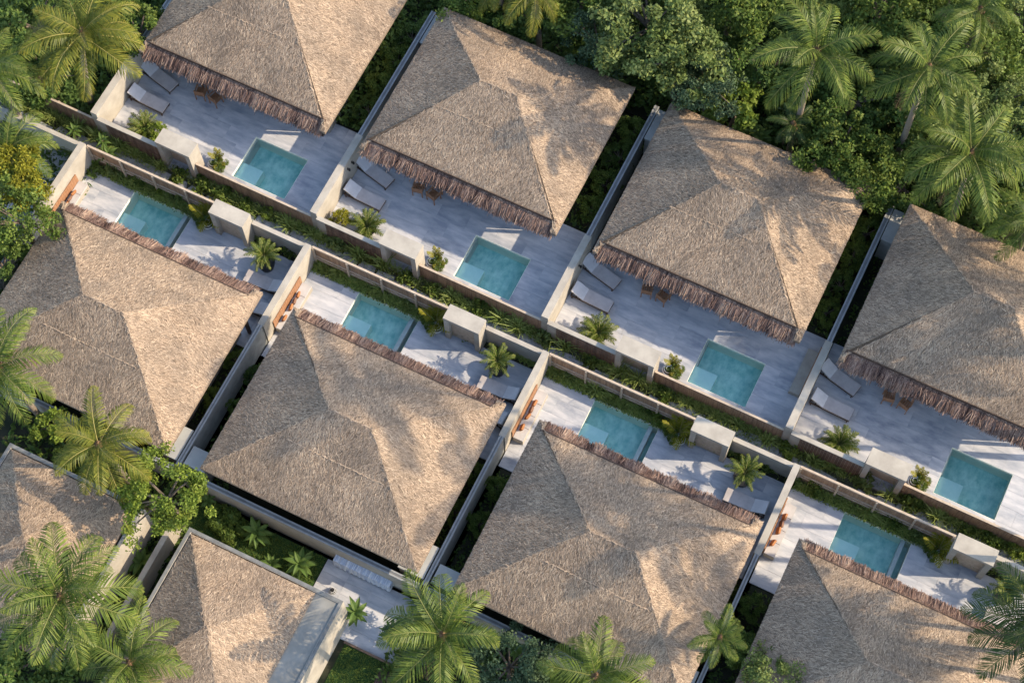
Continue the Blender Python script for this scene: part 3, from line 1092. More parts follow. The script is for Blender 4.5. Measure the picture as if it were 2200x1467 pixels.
# ------------------------------------------------------------------ palm fronds (shared meshes)
def frond_mesh(name, length, e0, droop, seed, mats, nl=34, llen=.62, lw=.05, spread=62):
    r = random.Random(seed)
    m = MB()
    pts, tans = [], []
    n = 12
    x = z = 0.0
    e = rad(e0)
    seg = length / n
    sway = r.uniform(-.12, .12)
    for k in range(n + 1):
        s = k / n
        pts.append(Vector((x, sway * s * s * length, z)))
        ee = e - rad(droop) * s ** 1.35
        tans.append(Vector((math.cos(ee), 2 * sway * s * .5, math.sin(ee))).normalized())
        x += math.cos(ee) * seg
        z += math.sin(ee) * seg

    def at(s):
        f = s * n
        k = min(int(f), n - 1)
        f -= k
        return pts[k].lerp(pts[k + 1], f), tans[k].lerp(tans[k + 1], f).normalized()
    m.tube(pts, [.030 * (1 - .8 * k / n) + .004 for k in range(n + 1)], 4, mi=1)
    up0 = Vector((0, 0, 1))
    for sd in (-1, 1):
        for k in range(nl):
            s = .10 + .89 * (k + r.uniform(-.25, .25)) / (nl - 1)
            s = min(max(s, .08), .995)
            p, t = at(s)
            side = t.cross(up0).normalized() * sd
            nr = side.cross(t).normalized() * sd
            if nr.z < 0:
                nr = -nr
            prof = (math.sin(PI * min(1, .14 + s * .80)) ** .7) * (1 if s < .85 else max(.35, 1 - (s - .85) * 3.2))
            L = llen * prof * r.uniform(.86, 1.08)
            a = rad(spread - 26 * s + r.uniform(-6, 6))
            d = (side * math.sin(a) + t * math.cos(a)).normalized()
            lift = .22 + r.uniform(-.1, .1)
            d1 = (d + nr * lift).normalized()
            d2 = (d + Vector((0, 0, -1)) * (.35 + r.uniform(-.1, .35))).normalized()
            d3 = (d + Vector((0, 0, -1)) * (.9 + r.uniform(-.2, .5))).normalized()
            p1 = p + d1 * L * .38
            p2 = p1 + d2 * L * .36
            p3 = p2 + d3 * L * .30
            wv = t * (lw * .5 * r.uniform(.8, 1.2))
            tn = min(1, max(0, .22 + .34 * s + r.uniform(-.25, .34)))
            m.face([p - wv * .5, p + wv * .5, p1 + wv, p1 - wv], 0, tn)
            m.face([p1 - wv, p1 + wv, p2 + wv * .8, p2 - wv * .8], 0, tn)
            m.face([p2 - wv * .8, p2 + wv * .8, p3], 0, min(1, tn + .12))
    return m.mesh(name, mats, smooth=False)


def frond_set(leaf, rach, key):
    spec = [(62, 70), (44, 80), (30, 85), (16, 85), (2, 75), (-16, 60)]
    return [[frond_mesh('frond', 3.1, e, dr, 17 * k + 3 * j + key, [leaf, rach], nl=46, llen=.86, lw=.055) for j in range(2)] for k, (e, dr) in enumerate(spec)]


M['frond_dead'] = leafmat('palm_leaf_dead', (0.10, 0.06, 0.03), (0.2, 0.13, 0.065), (0.30, 0.21, 0.11), 0.15, 0.8)
DEAD = [frond_mesh('frond', 2.7, -30, 50, 880 + k, [M['frond_dead'], M['fibre']], nl=22, llen=.55, lw=.04) for k in range(2)]
FS = {'g': frond_set(M['frond'], M['rachis'], 1), 'y': frond_set(M['frond_y'], M['rachis_y'], 2), 'd': frond_set(M['frond_d'], M['rachis'], 3)}


def coconut_palm(base, top, size, label, kind='g', n=17, seed=0, group='coconut palms', rot=0.0):
    r = random.Random(seed)
    t = thing('coconut_palm', label, 'palm tree', base, 0, group)
    B = Vector((0, 0, -.3))
    T = Vector(top) - Vector(base)
    mid = B.lerp(T, .5) + Vector((-(T.x) * .18, -(T.y) * .18, 0))
    pts = []
    for k in range(9):
        s = k / 8
        pts.append(B * (1 - s) ** 2 + mid * 2 * s * (1 - s) + T * s * s)
    m = MB()
    m.tube(pts, [.17 - .07 * k / 8 + (.06 if k == 0 else 0) for k in range(9)], 8)
    m.build('trunk', M['bark'], t, smooth=True)
    m = MB()
    m.lathe([(.03, -.35), (.16, -.2), (.19, 0), (.12, .2), (.02, .38)], 8, c=tuple(T))
    m.build('crown_heart', M['fibre'], t)
    for k in range(5):
        a = r.random() * 6.28
        m = MB()
        m.lathe([(0.0, -.11), (.07, -.08), (.095, 0), (.07, .08), (0, .11)], 8, c=(T.x + .22 * math.cos(a), T.y + .22 * math.sin(a), T.z - .16 + r.uniform(-.05, .05)))
        m.build('coconut', M['fibre'], t, smooth=True)
    for k in range(r.randrange(1, 4)):
        o = link('dead_frond', DEAD[k % 2], t, tuple(T + Vector((0, 0, -.16))), r.random() * 6.28)
        o.scale = (size * .9,) * 3
    fs = FS[kind]
    for k in range(n):
        f = k / (n - 1)
        cls = min(5, int(f * 6 + r.uniform(-.4, .4))) if f > 0 else 0
        cls = max(0, cls)
        o = link('frond', fs[cls][r.randrange(2)], t, tuple(T + Vector((0, 0, .12 - .25 * f))), rot + k * 2.39996 + r.uniform(-.16, .16))
        s = size * (r.uniform(.88, 1.08) if f > .12 else r.uniform(.7, .85))
        o.scale = (s, s, s)
        o.rotation_euler = (r.uniform(-.22, .22), 0, o.rotation_euler[2])
    return t


# ------------------------------------------------------------------ leaf clouds for crowns and undergrowth
def leaf_quads(P, size, tone, up=.35, aspect=.55, seed=0):
    """one leaf quad per point, mostly facing outward/up with scatter"""
    r = np.random.default_rng(seed)
    n = len(P)
    nr = r.normal(0, 1, (n, 3))
    nr[:, 2] = np.abs(nr[:, 2]) + up
    nr /= np.linalg.norm(nr, axis=1)[:, None]
    t = r.normal(0, 1, (n, 3))
    t -= nr * np.sum(t * nr, 1)[:, None]
    t /= np.linalg.norm(t, axis=1)[:, None]
    b = np.cross(nr, t)
    L = (size[0] + (size[1] - size[0]) * r.random(n))[:, None]
    a = P - t * L * .5
    c = P + t * L * .5 - np.array([0, 0, 1.0]) * L * .12
    Q = np.stack([a, P + b * L * aspect * .5, c, P - b * L * aspect * .5], 1)
    return Q, tone


def crown_mesh(name, m, rx, rz, nclump, nleaf, size, seed, clump_r=.42, aspect=.55):
    r = np.random.default_rng(seed)
    th = r.uniform(0, 2 * PI, nclump)
    cz = r.uniform(-.55, 1, nclump)
    rr = np.sqrt(np.clip(1 - cz * cz * .8, .05, 1)) * r.uniform(.45, 1.0, nclump) ** .6
    lob = 1 + .22 * np.sin(th * 3 + r.random() * 6) + .12 * np.sin(th * 5 + r.random() * 6)
    C = np.stack([np.cos(th) * rr * rx * lob, np.sin(th) * rr * rx * lob, cz * rz + r.normal(0, .12 * rz, nclump)], 1)
    idx = r.integers(0, nclump, nleaf)
    cs = clump_r * r.uniform(.6, 1.35, nclump)
    off = r.normal(0, 1, (nleaf, 3))
    off /= np.linalg.norm(off, axis=1)[:, None]
    off *= (r.random(nleaf) ** .45)[:, None] * cs[idx][:, None]
    off[:, 2] = off[:, 2] * .7
    P = C[idx] + off
    ct = r.normal(.45, .16, nclump)
    tone = ct[idx] + r.normal(0, .16, nleaf)
    Q, tone = leaf_quads(P, size, tone, seed=seed + 1, aspect=aspect)
    return quads_mesh(name, Q, tone, [m]), C


TRUNKS = {}


def broadleaf_proto(key, m, rx, rz, nclump, nleaf, size, seed, trunk_h, clump_r=.45, aspect=.55):
    me, C = crown_mesh('crown', m, rx, rz, nclump, nleaf, size, seed, clump_r, aspect)
    b = MB()
    b.tube([(0, 0, -trunk_h - .3), (.08, .03, -trunk_h * .5), (0, 0, -rz * .45)], [.17, .13, .10], 7)
    for k in range(9):
        c = C[k]
        b.tube([(0, 0, -rz * .5), (c[0] * .45, c[1] * .45, c[2] * .35 - rz * .15), tuple(c * .9)], [.07, .05, .02], 5)
    return me, b.mesh('trunk', [M['bark2']])


BL = {}
for key, args in {
    'mid': (M['leaf_mid'], 2.0, 1.4, 70, 7000, (.13, .26), 101, 3.0),
    'mid2': (M['leaf_mid'], 2.2, 1.5, 80, 7000, (.12, .24), 131, 3.0),
    'pale': (M['leaf_pale'], 2.3, 1.6, 95, 13000, (.12, .23), 151, 3.5),
    'pale2': (M['leaf_pale'], 1.9, 1.3, 60, 6500, (.12, .22), 171, 3.2),
    'blue': (M['leaf_blue'], 2.0, 1.3, 70, 7500, (.11, .2), 191, 3.0),
    'dark': (M['leaf_dark'], 1.9, 1.2, 60, 5500, (.14, .28), 211, 2.4),
    'lime': (M['leaf_lime'], 1.3, .9, 32, 2600, (.2, .36), 231, 2.0),
    'yellow': (M['leaf_yellow'], 1.3, .9, 34, 3600, (.14, .25), 251, 2.5),
    'airy': (M['leaf_lime'], 2.0, 1.2, 85, 9500, (.09, .19), 271, 4.0, .34),
}.items():
    BL[key] = broadleaf_proto(key, *args)


def tree(key, crown, s, label, group, ry=0.0, name='broadleaf_tree', cat='tree'):
    """crown centre given in world; trunk reaches down to the ground from it"""
    me, tm = BL[key]
    t = thing(name, label, cat, (crown[0], crown[1], 0), 0, group)
    o = link('crown', me, t, (0, 0, crown[2]), ry)
    o.scale = (s, s, s)
    o2 = link('trunk', tm, t, (0, 0, crown[2]), ry)
    o2.scale = (s, s, s)
    return t


# palms: (crown px measured offline -> world), base, size, kind
PALMS = [
    ((-.95, 1.1, 0), (1.0, .75, 8), 1.05, 'y', 'big yellow green coconut palm over the top left corner', 18, 1),
    ((-3.3, -1.3, 0), (-1.72, -2.52, 8), .95, 'g', 'coconut palm half cut by the left edge near the top', 15, 2),
    ((-1.6, -4.0, 0), (-.95, -4.35, 4.2), .80, 'g', 'short palm behind the yellow bush at left', 13, 3),
    ((5.9, -14.0, 0), (5.35, -14.0, 6.5), .95, 'g', 'coconut palm with pale bare trunk at the left edge', 15, 4),
    ((10.6, -14.7, 0), (11.14, -15.2, 7), .82, 'y', 'coconut palm beside the airy tree over the left hut', 15, 5),
    ((13.25, -22.3, 0), (13.39, -21.36, 8), 1.05, 'g', 'biggest coconut palm at bottom left between the two huts', 19, 6),
    ((14.1, -23.2, 0), (16.3, -22.2, 5.2), .95, 'g', 'palm leaning over the small hut at the bottom edge', 15, 7),
    ((27.1, -15.6, 0), (27.23, -16.15, 7), .95, 'g', 'coconut palm right of the paved court at the bottom', 16, 8),
    ((32.7, -14.6, 0), (33.19, -14.8, 6), .85, 'g', 'coconut palm at the bottom edge behind the third lower villa', 15, 9),
    ((37.05, -11.1, 0), (36.94, -11.12, 5.2), .46, 'g', 'young palm in the alley between the two lower right villas', 14, 10),
    ((48.2, -5.8, 0), (47.7, -6.3, 8), .95, 'd', 'dark coconut palm at the right edge near the bottom', 15, 11),
    ((30.6, 13.6, 0), (30.8, 11.9, 11), 1.0, 'g', 'left coconut palm of the three in the upper right jungle', 17, 12),
    ((35.4, 14.6, 0), (35.3, 13.2, 11), .9, 'g', 'middle coconut palm of the three in the upper right jungle', 16, 13),
    ((38.9, 12.9, 0), (38.3, 11.4, 9), 1.08, 'g', 'bright coconut palm over the rear corner of the upper right villa', 18, 14),
    ((42.2, 12.8, 0), (41.9, 11.3, 5.5), .75, 'g', 'low palm cut by the right edge behind the upper villa', 13, 15),
    ((17.6, 12.9, 0), (17.3, 13.0, 5.5), .7, 'y', 'palm cut by the top edge behind the second upper villa', 12, 16),
    ((15.6, 13.2, 0), (15.2, 13.3, 4.6), .6, 'y', 'small yellow palm cut by the top edge left of another', 11, 17),
    ((30.7, 13.0, 0), (30.55, 12.6, 3.6), .42, 'd', 'small dark palm under the left jungle palm', 12, 18),
    ((36.6, 19.6, 0), (36.2, 18.9, 8), .7, 'g', 'palm at the top right corner cut by the top edge', 13, 19),
]
for k, (b, t_, s, kd, lab, n, sd) in enumerate(PALMS):
    coconut_palm(b, t_, s, lab, kd, n, sd * 31 + 5, rot=sd * .7)
# unseen tall palms, added beyond the right edge to shade the roofs
for k, (x, y, h, s) in enumerate([(48.8, -1.2, 16, 1.25), (49.4, .8, 19.6, 1.3), (49.4, 4.9, 26.5, 1.4),
                                  (53.2, -5.2, 12.5, 1.1), (52, -3.6, 14, 1.1), (50.5, 8.5, 11.5, 1.1), (51.5, 12.5, 13, 1.1)]):
    coconut_palm((x, y, 0), (x - .3, y + .2, h), s, ('tall', 'taller', 'tallest', 'short lower', 'middling lower', 'short upper', 'farthest upper')[k] + ' coconut palm added unseen beyond the right edge for its shade', 'g', 17, 500 + k, group='unseen palms added for shade beyond the right edge')

# broadleaf trees
G1 = 'jungle trees behind the upper row'
TREES = [
    ('pale', (22.6, 14.3, 4.8), 1.15, 'big pale green tree behind the ridge of the second upper villa', G1),
    ('pale2', (24.6, 13.2, 4.6), 1.15, 'pale tree touching the rear corner of the third upper villa', G1),
    ('blue', (20.6, 13.0, 3.6), .85, 'bluish tree just behind the rear eave of the second upper villa', G1),
    ('mid', (19.0, 14.8, 4.2), 1.0, 'mid green tree at the top edge left of the big pale tree', G1),
    ('blue', (26.3, 12.9, 3.8), .8, 'bluish tree between the pale trees and the lime bush', G1),
    ('lime', (27.7, 12.75, 2.8), .85, 'lime green bush with large leaves behind the third upper villa', G1),
    ('mid2', (25.6, 17.0, 5.0), 1.0, 'green tree at the top edge right of the big pale tree', G1),
    ('dark', (27.9, 15.6, 3.4), 1.0, 'dark bushy tree under the left jungle palm', G1),
    ('pale', (28.6, 19.5, 5.0), .9, 'pale tree at the top edge left of the left jungle palm', G1),
    ('mid', (32.9, 12.7, 3.0), .95, 'mid green tree behind the rear corner of the third upper villa', G1),
    ('mid2', (34.6, 12.4, 2.6), .85, 'low green tree at the mouth of the right alley', G1),
    ('dark', (36.2, 12.9, 2.0), .8, 'dark low tree behind the flat box of the right villa', G1),
    ('dark', (32.6, 15.6, 3.0), 1.05, 'dark tree between the left and middle jungle palms', G1),
    ('pale', (38.2, 16.4, 5.5), .95, 'pale tree right of the middle jungle palm', G1),
    ('mid2', (36.9, 18.6, 6.0), 1.0, 'green tree in the top right corner', G1),
    ('blue', (39.6, 15.4, 4.4), 1.0, 'bluish tree at the right edge above the bright palm', G1),
    ('mid', (32.0, 19.5, 5.0), 1.0, 'green tree at the top edge between the jungle palms', G1),
    ('mid2', (41.3, 13.6, 3.0), .9, 'green tree at the right edge below the bright palm', G1),
    ('dark', (16.6, 13.6, 2.6), .95, 'dark tree behind the rear eave of the second upper villa', G1),
    ('mid', (13.8, 13.0, 2.4), .8, 'green tree at the top edge right of the first alley', G1),
    ('mid2', (22.0, 18.3, 4.5), 1.1, 'green tree cut by the top edge above the big pale tree', G1),
    ('dark', (30.4, 16.6, 3.2), 1.0, 'dark tree just above the left jungle palm heart', G1),
    ('dark', (35.0, 16.6, 3.0), 1.0, 'dark tree under the middle jungle palm', G1),
    ('mid2', (34.6, 22.6, 4.5), 1.1, 'green tree cut by the top edge near the corner palm', G1),
    ('pale', (38.4, 21.6, 5.0), 1.0, 'pale tree in the very corner at top right', G1),
    ('mid', (30.0, 22.4, 4.5), 1.1, 'green tree cut by the top edge above the left jungle palm', G1),
    ('airy', (14.05, -15.55, 5.2), .95, 'airy light green tree between the two small huts', 'trees in the lower gardens'),
    ('yellow', (-.3, -4.75, 4.2), .80, 'yellow leaved bush at the left edge', 'trees at the left edge'),
    ('yellow', (.75, -5.55, 4.3), .72, 'lower yellow leaved bush at the left edge', 'trees at the left edge'),
    ('mid2', (1.15, -6.9, 4.0), .8, 'green tree under the yellow bushes at the left edge', 'trees at the left edge'),
    ('dark', (1.0, -8.8, 2.4), .75, 'dark tree beside the left roof edge', 'trees at the left edge'),
    ('dark', (-2.6, .2, 3.0), 1.0, 'dark tree under the big yellow palm', 'trees at the left edge'),
    ('dark', (-4.2, 2.6, 3.0), 1.1, 'dark tree at the top left corner', 'trees at the left edge'),
    ('mid', (.2, 4.6, 2.4), .7, 'green tree behind the big yellow palm', 'trees at the left edge'),
    ('blue', (29.6, -15.2, 2.6), .85, 'bluish bush between the two bottom palms', 'trees in the lower gardens'),
    ('blue', (31.0, -16.4, 2.4), .8, 'bluish bush at the bottom edge left of the second palm', 'trees in the lower gardens'),
    ('blue', (25.6, -15.7, 2.0), .62, 'bluish bush left of the bottom palm over the court', 'trees in the lower gardens'),
    ('pale2', (39.6, -11.3, 3.4), .72, 'pale bushy tree at the bottom edge over the right roof', 'trees in the lower gardens'),
    ('mid', (38.35, -10.4, 2.2), .42, 'small green bush in the alley beside the young palm', 'trees in the lower gardens'),
    ('lime', (7.0, -14.45, 2.2), .55, 'lime green bush right of the bare palm trunk', 'trees in the lower gardens'),
    ('dark', (10.3, -20.4, 2.6), 1.0, 'dark tree behind the biggest bottom palm', 'trees in the lower gardens'),
    ('dark', (12.0, -23.2, 2.6), 1.0, 'dark tree at the bottom left corner', 'trees in the lower gardens'),
    ('dark', (8.6, -14.7, 1.7), .6, 'dark bush between the bare trunk palm and the hut', 'trees in the lower gardens'),
]
for k, (key, c, s, lab, grp) in enumerate(TREES):
    tree(key, c, s, lab, grp, ry=k * 1.3)
# alley shrubs between roofs and walls
ALLEY = []
for i in (1, 2, 3, 4):
    for (u, v, s) in ((11.4, 6.2, .32), (11.45, 7.6, .36), (11.4, 9.2, .38), (11.5, 10.6, .42)):
        if i == 4:
            continue
        ALLEY.append(('U', i, u, v, s))
for i in (1, 2, 3, 4):
    for (u, v, s) in ((.72 + .35, 6.0, .26), (1.05, 8.0, .28), (11.95, 6.2, .28), (11.95, 8.0, .26)):
        ALLEY.append(('L', i, u, v, s))
for k, (r, i, u, v, s) in enumerate(ALLEY):
    p = W(r, i, u, v, .75 * s / .35)
    where = 'right' if u > 6 and r == 'U' or u < 6 and r == 'L' else 'left'
    deep = 'near the patio' if v < 6.5 else ('halfway along' if v < 8.5 else 'toward the rear')
    if v > 10:
        deep = 'at the rear end'
    tree('mid' if k % 3 else 'dark', p, s, 'dark shrub in the alley %s of %s, %s' % (where, SH[r, i], deep), 'shrubs in the alleys', ry=k * 2.1, name='shrub', cat='shrub')

# undergrowth: uncountable ground foliage in the jungle, the alleys and the lower gardens
def undergrowth(name, polys, m, dens, size, hmax, seed, label):
    r = np.random.default_rng(seed)
    Ps, Ts = [], []
    for (x0, y0, x1, y1) in polys:
        n = int((x1 - x0) * (y1 - y0) * dens)
        P = np.stack([r.uniform(x0, x1, n), r.uniform(y0, y1, n), np.zeros(n)], 1)
        hh = .5 + .5 * patch_noise(P, 2.2, seed) + .25 * patch_noise(P, 5.0, seed + 3)
        P[:, 2] = -.15 + np.clip(hh, .1, 1.4) * hmax * r.random(n) ** .5
        Ps.append(P)
        Ts.append(np.clip(.35 + .25 * hh + r.normal(0, .16, n), 0, 1))
    P = np.concatenate(Ps)
    Q, t = leaf_quads(P, size, np.concatenate(Ts), seed=seed + 9, up=.6, aspect=.5)
    return stuff(link(name, quads_mesh(name, Q, t, [m])), label)


undergrowth('undergrowth', [(4, 12.1, 42, 20), (16, 20, 44, 31), (-9, .3, -.2, 9), (.4, 5.3, 12, 12)], M['leaf_dark'], 115, (.18, .42), 1.7, 301, 'dark jungle undergrowth behind the upper villas')
undergrowth('undergrowth', [(-9, -11, 1.4, -1.9)], M['leaf_dark'], 75, (.16, .36), .8, 331, 'dark undergrowth along the left edge')
undergrowth('undergrowth', [(4.5, -15.6, 13.2, -13.9), (8, -26, 13.4, -19), (24.4, -18.5, 40, -14.0), (12.8, -19.5, 14.8, -15.4)], M['leaf_dark'], 70, (.16, .36), .8, 351, 'dark undergrowth behind the lower villas')
al = []
for (r, i) in MODS:
    for (u0, u1) in ((.5, 1.5), (10.2, 11.8)) if r == 'U' else ((.8, 1.6), (10.6, 12.4)):
        a, b = W(r, i, u0, 5.3), W(r, i, u1, 11.6)
        al.append((min(a[0], b[0]), min(a[1], b[1]), max(a[0], b[0]), max(a[1], b[1])))
undergrowth('alley_undergrowth', al, M['leaf_dark'], 75, (.12, .28), .45, 371, 'dark ground foliage in the alleys between the roofs')

# ------------------------------------------------------------------ raised soil and the garden path between the rows
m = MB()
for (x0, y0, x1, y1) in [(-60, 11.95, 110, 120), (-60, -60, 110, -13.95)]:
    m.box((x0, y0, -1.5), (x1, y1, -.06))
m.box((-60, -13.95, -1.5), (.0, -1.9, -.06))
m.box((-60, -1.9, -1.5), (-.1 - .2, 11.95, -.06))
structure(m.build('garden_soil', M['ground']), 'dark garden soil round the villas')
m = MB()
for (r, i) in MODS:
    (ox, oy), a = (frU if r == 'U' else frL)(i)
    T = Matrix.Translation((ox, oy, 0)) @ Matrix.Rotation(a, 4, 'Z')
    if r == 'U':
        m.box((-.05, 5.203, -1.45), (11.9, 11.93, -.07), T=T)
    else:
        m.box((.25, 5.103, -1.45), (12.55, 11.93, -.07), T=T)
        m.box((.3, -.1, -1.45), (12.6, .297, -.055), T=T)
structure(m.build('planting_beds', M['ground']), 'dark soil in the alleys beside the roofs')
m = MB()
m.box((-30, -1.95, -1.45), (75, .05, -.16), T=Matrix.Rotation(math.atan2(-.09, 12), 4, 'Z'))
structure(m.build('garden_path', mat('path_soil', (0.045, 0.055, 0.03), 0.95, (0.11, 0.115, 0.075), 3, 6)), 'planted path between the two rows of villas')
pathbed = bpy.data.objects['garden_path']
m = MB()
s_ = [(-.44, -.33), (.40, -.36), (.46, .05), (.38, .36), (-.35, .38), (-.47, .08)]
m.face([(x, y, 0) for x, y in s_])
for k in range(6):
    a, b = s_[k], s_[(k + 1) % 6]
    m.face([(a[0], a[1], -.10), (b[0], b[1], -.10), (b[0], b[1], 0), (a[0], a[1], 0)])
stone = m.mesh('path_stone', [M['pathstone']])
x = -6.0
k = 0
while x < 50:
    o = link('path_stone', stone, pathbed, (x, -.0075 * x - .92 + .16 * math.sin(x * .6) + rnd.uniform(-.05, .05), -.05 + rnd.uniform(-.02, .02)), rnd.choice((0, PI)) + rnd.uniform(-.12, .12))
    o.scale = (rnd.uniform(.92, 1.12), rnd.uniform(.85, 1.1), 1)
    x += rnd.uniform(.86, 1.0)
    k += 1


# grass blades along the path (uncountable), then individual clumps
def blades(P, hgt, w, seed, lean=.5):
    r = np.random.default_rng(seed)
    n = len(P)
    a = r.uniform(0, 2 * PI, n)
    h = r.uniform(*hgt, n)
    ln = r.normal(lean, .22, n) * h
    d = np.stack([np.cos(a), np.sin(a), np.zeros(n)], 1)
    s = np.stack([-np.sin(a), np.cos(a), np.zeros(n)], 1) * w * .5
    mid = P + d * ln[:, None] * .35 + np.array([0, 0, 1.0]) * (h * .65)[:, None]
    tip = P + d * ln[:, None] * 1.1 + np.array([0, 0, 1.0]) * (h * .92)[:, None]
    Q1 = np.stack([P - s, P + s, mid + s * .9, mid - s * .9], 1)
    Q2 = np.stack([mid - s * .9, mid + s * .9, tip + s * .15, tip - s * .15], 1)
    t = np.clip(r.normal(.45, .2, n), 0, 1)
    return np.concatenate([Q1, Q2]), np.concatenate([t, np.clip(t + .15, 0, 1)])


r_ = np.random.default_rng(5)
n = 30000
x = r_.uniform(-8, 50, n)
side = r_.random(n)
y = np.where(side < .5, -.0075 * x - .15 - np.abs(r_.normal(0, .26, n)), -.0075 * x - 1.76 + np.abs(r_.normal(0, .20, n)))
P = np.stack([x, y, np.full(n, -.16)], 1)
keep = patch_noise(P, 1.6, 77) + r_.normal(0, .28, n) > -.22
P = P[keep]
Q, t = blades(P, (.2, .6), .024, 6)
Pl = P[r_.random(len(P)) < .55] + np.array([0, 0, .2])
Q2, t2 = leaf_quads(Pl + r_.normal(0, .08, Pl.shape), (.07, .17), np.clip(r_.normal(.45, .22, len(Pl)), 0, 1), seed=8, up=.8)
stuff(link('path_grass', quads_mesh('path_grass', np.concatenate([Q, Q2]), np.concatenate([t, t2]), [M['grass']])), 'green grass and ground cover on both sides of the garden path')
# strip of low plants inside the fences of the lower pools
for i in (1, 2, 3, 4):
    n = 1500
    u = r_.uniform(5.9, 12.45, n)
    v = r_.uniform(.0, .40, n)
    P = np.array([W('L', i, a, b, -.05) for a, b in zip(u, v)])
    Q, t = blades(P, (.08, .26), .022, 60 + i)
    Q2, t2 = leaf_quads(P + np.array([0, 0, .14]) + r_.normal(0, .05, P.shape), (.06, .13), np.clip(r_.normal(.4, .2, n), 0, 1), seed=80 + i, up=.8)
    stuff(link('pool_side_planting', quads_mesh('pool_side_planting', np.concatenate([Q, Q2]), np.concatenate([t, t2]), [M['grass']])),
          'strip of low green plants inside the fence of ' + NM['L', i])

# individual plants on the path
def clump_mesh(name, m, n, hgt, w, seed, lean, R=.1):
    r = np.random.default_rng(seed)
    P = np.stack([r.normal(0, R, n), r.normal(0, R, n), np.zeros(n)], 1)
    Q, t = blades(P, hgt, w, seed, lean)
    return quads_mesh(name, Q, t, [m])


CL = [clump_mesh('grass_clump', M['grass'], 70, (.35, .8), .03, 900 + k, .55, .07) for k in range(3)]
FERN = [crown_mesh('fern_clump', mm, .34, .26, 16, 420, (.09, .2), 930 + k, .15, .42)[0] for k, mm in enumerate((M['leaf_mid'], M['leaf_pale'], M['leaf_lime']))]


def near_label(x, y):
    up = y > -.95
    best = None
    for (r, i) in MODS:
        if (r == 'U') != up:
            continue
        for nm, u in (('the garden wall', 1.8), ('the gate portal', 4.6), ('the pool fence', 8.8)):
            w = W(r, i, u, -.3)
            dd = abs(w[0] - x)
            if best is None or dd < best[0]:
                best = (dd, nm, r, i)
    return '%s of %s' % (best[1], SH[best[2], best[3]])


seen = {}
xs = np.arange(-4.5, 49, .6)
for k, x in enumerate(xs):
    up = k % 2 == 0
    y = -.0075 * x + (-.42 if up else -1.5) + rnd.uniform(-.12, .12)
    xx = x + rnd.uniform(-.2, .2)
    kind = rnd.random()
    if kind < .5:
        nm, me, word = 'grass_clump', rnd.choice(CL), 'spiky grass clump'
    else:
        q = rnd.choice((0, 0, 1, 1, 2))
        nm, me, word = 'leafy_plant', FERN[q], ('dark leafy plant', 'pale leafy plant', 'lime leafy plant')[q]
    lab = '%s on the path by %s' % (word, near_label(xx, y))
    seen[lab] = seen.get(lab, 0) + 1
    if seen[lab] > 1:
        lab = lab.replace(' on the path', ' ' + ('one two three four five six seven eight nine ten eleven twelve'.split())[seen[lab] - 1] + ' on the path')
    o = link(nm, me, None, (xx, y, -.14 if nm == 'grass_clump' else .16), rnd.uniform(0, 6.28))
    s = rnd.uniform(.85, 1.45)
    o.scale = (s, s, s)
    tag(o, lab, 'plant', 'plants along the garden path, %s by %s' % (word, near_label(xx, y)))

# ------------------------------------------------------------------ potted palms, ferns, bushes, ring lanterns on the patios
SF = [frond_mesh('frond', .82, e, dr, 700 + k, [M['frond'], M['rachis']], nl=20, llen=.2, lw=.03, spread=58) for k, (e, dr) in enumerate([(74, 60), (60, 85), (46, 95), (32, 95), (18, 85)])]
SFY = [frond_mesh('frond', .82, e, dr, 760 + k, [M['leaf_yellow'], M['rachis_y']], nl=18, llen=.24, lw=.045, spread=58) for k, (e, dr) in enumerate([(80, 40), (70, 50), (62, 60)])]


def potted_palm(loc, s, label, pot=True, seed=0, n=20, group='potted palms on the lower patios', name='potted_palm', ph=.68):
    r = random.Random(seed)
    t = thing(name, label, 'potted plant', loc, 0, group)
    m = MB()
    m.lathe([(.0, .0), (.30, 0), (.43, ph * .75), (.45, ph), (.40, ph), (.39, ph - .08), (0, ph - .08)], 22)
    m.build('pot', M['pot'], t, smooth=False)
    up_ = 0.0
    if name == 'potted_palm':
        up_ = .6
        for k in range(3):
            m = MB()
            a = k * 2.1 + seed
            m.tube([(.08 * math.cos(a), .08 * math.sin(a), ph - .1), (.05 * math.cos(a), .05 * math.sin(a), ph + up_)], [.035, .022], 6)
            m.build('stem', M['rachis'], t)
    for k in range(n):
        c = min(2 if name == 'potted_palm' else 3, int((2.9 if name == 'potted_palm' else 3.8) * k / n))
        o = link('frond', SF[c], t, (.05 * math.cos(k * 2.4), .05 * math.sin(k * 2.4), ph - .1 + up_ * r.uniform(.75, 1.05)), k * 2.39996 + r.uniform(-.2, .2))
        q = s * r.uniform(.85, 1.12)
        o.scale = (q, q, q)
    return t


for i in (1, 2, 3, 4):
    u, v = {1: (2.3, 1.0), 2: (2.4, .97), 3: (2.47, .95), 4: (2.5, .95)}[i]
    potted_palm(W('L', i, u, v + .08), 1.12 + .1 * (i == 1), 'palm in a round black pot on the patio of ' + NM['L', i], seed=i)
    u, v = {1: (2.2, .70), 2: (2.33, .80), 3: (2.45, .72), 4: (2.44, .62)}[i]
    potted_palm(W('U', i, u, v), 1.3, 'dark fern in a black pot behind the garden wall of ' + NM['U', i], seed=10 + i, n=26, group='potted ferns on the upper patios', name='potted_fern', ph=.42)
tree('yellow', W('U', 2, 1.02, .62, .5), .34, 'yellow green ball bush left of the fern on the second upper patio', 'ball bushes', name='bush', cat='bush')
tree('lime', W('U', 1, 2.75, .62, .62), .36, 'lime bush right of the fern on the top edge patio', 'ball bushes', name='bush', cat='bush')


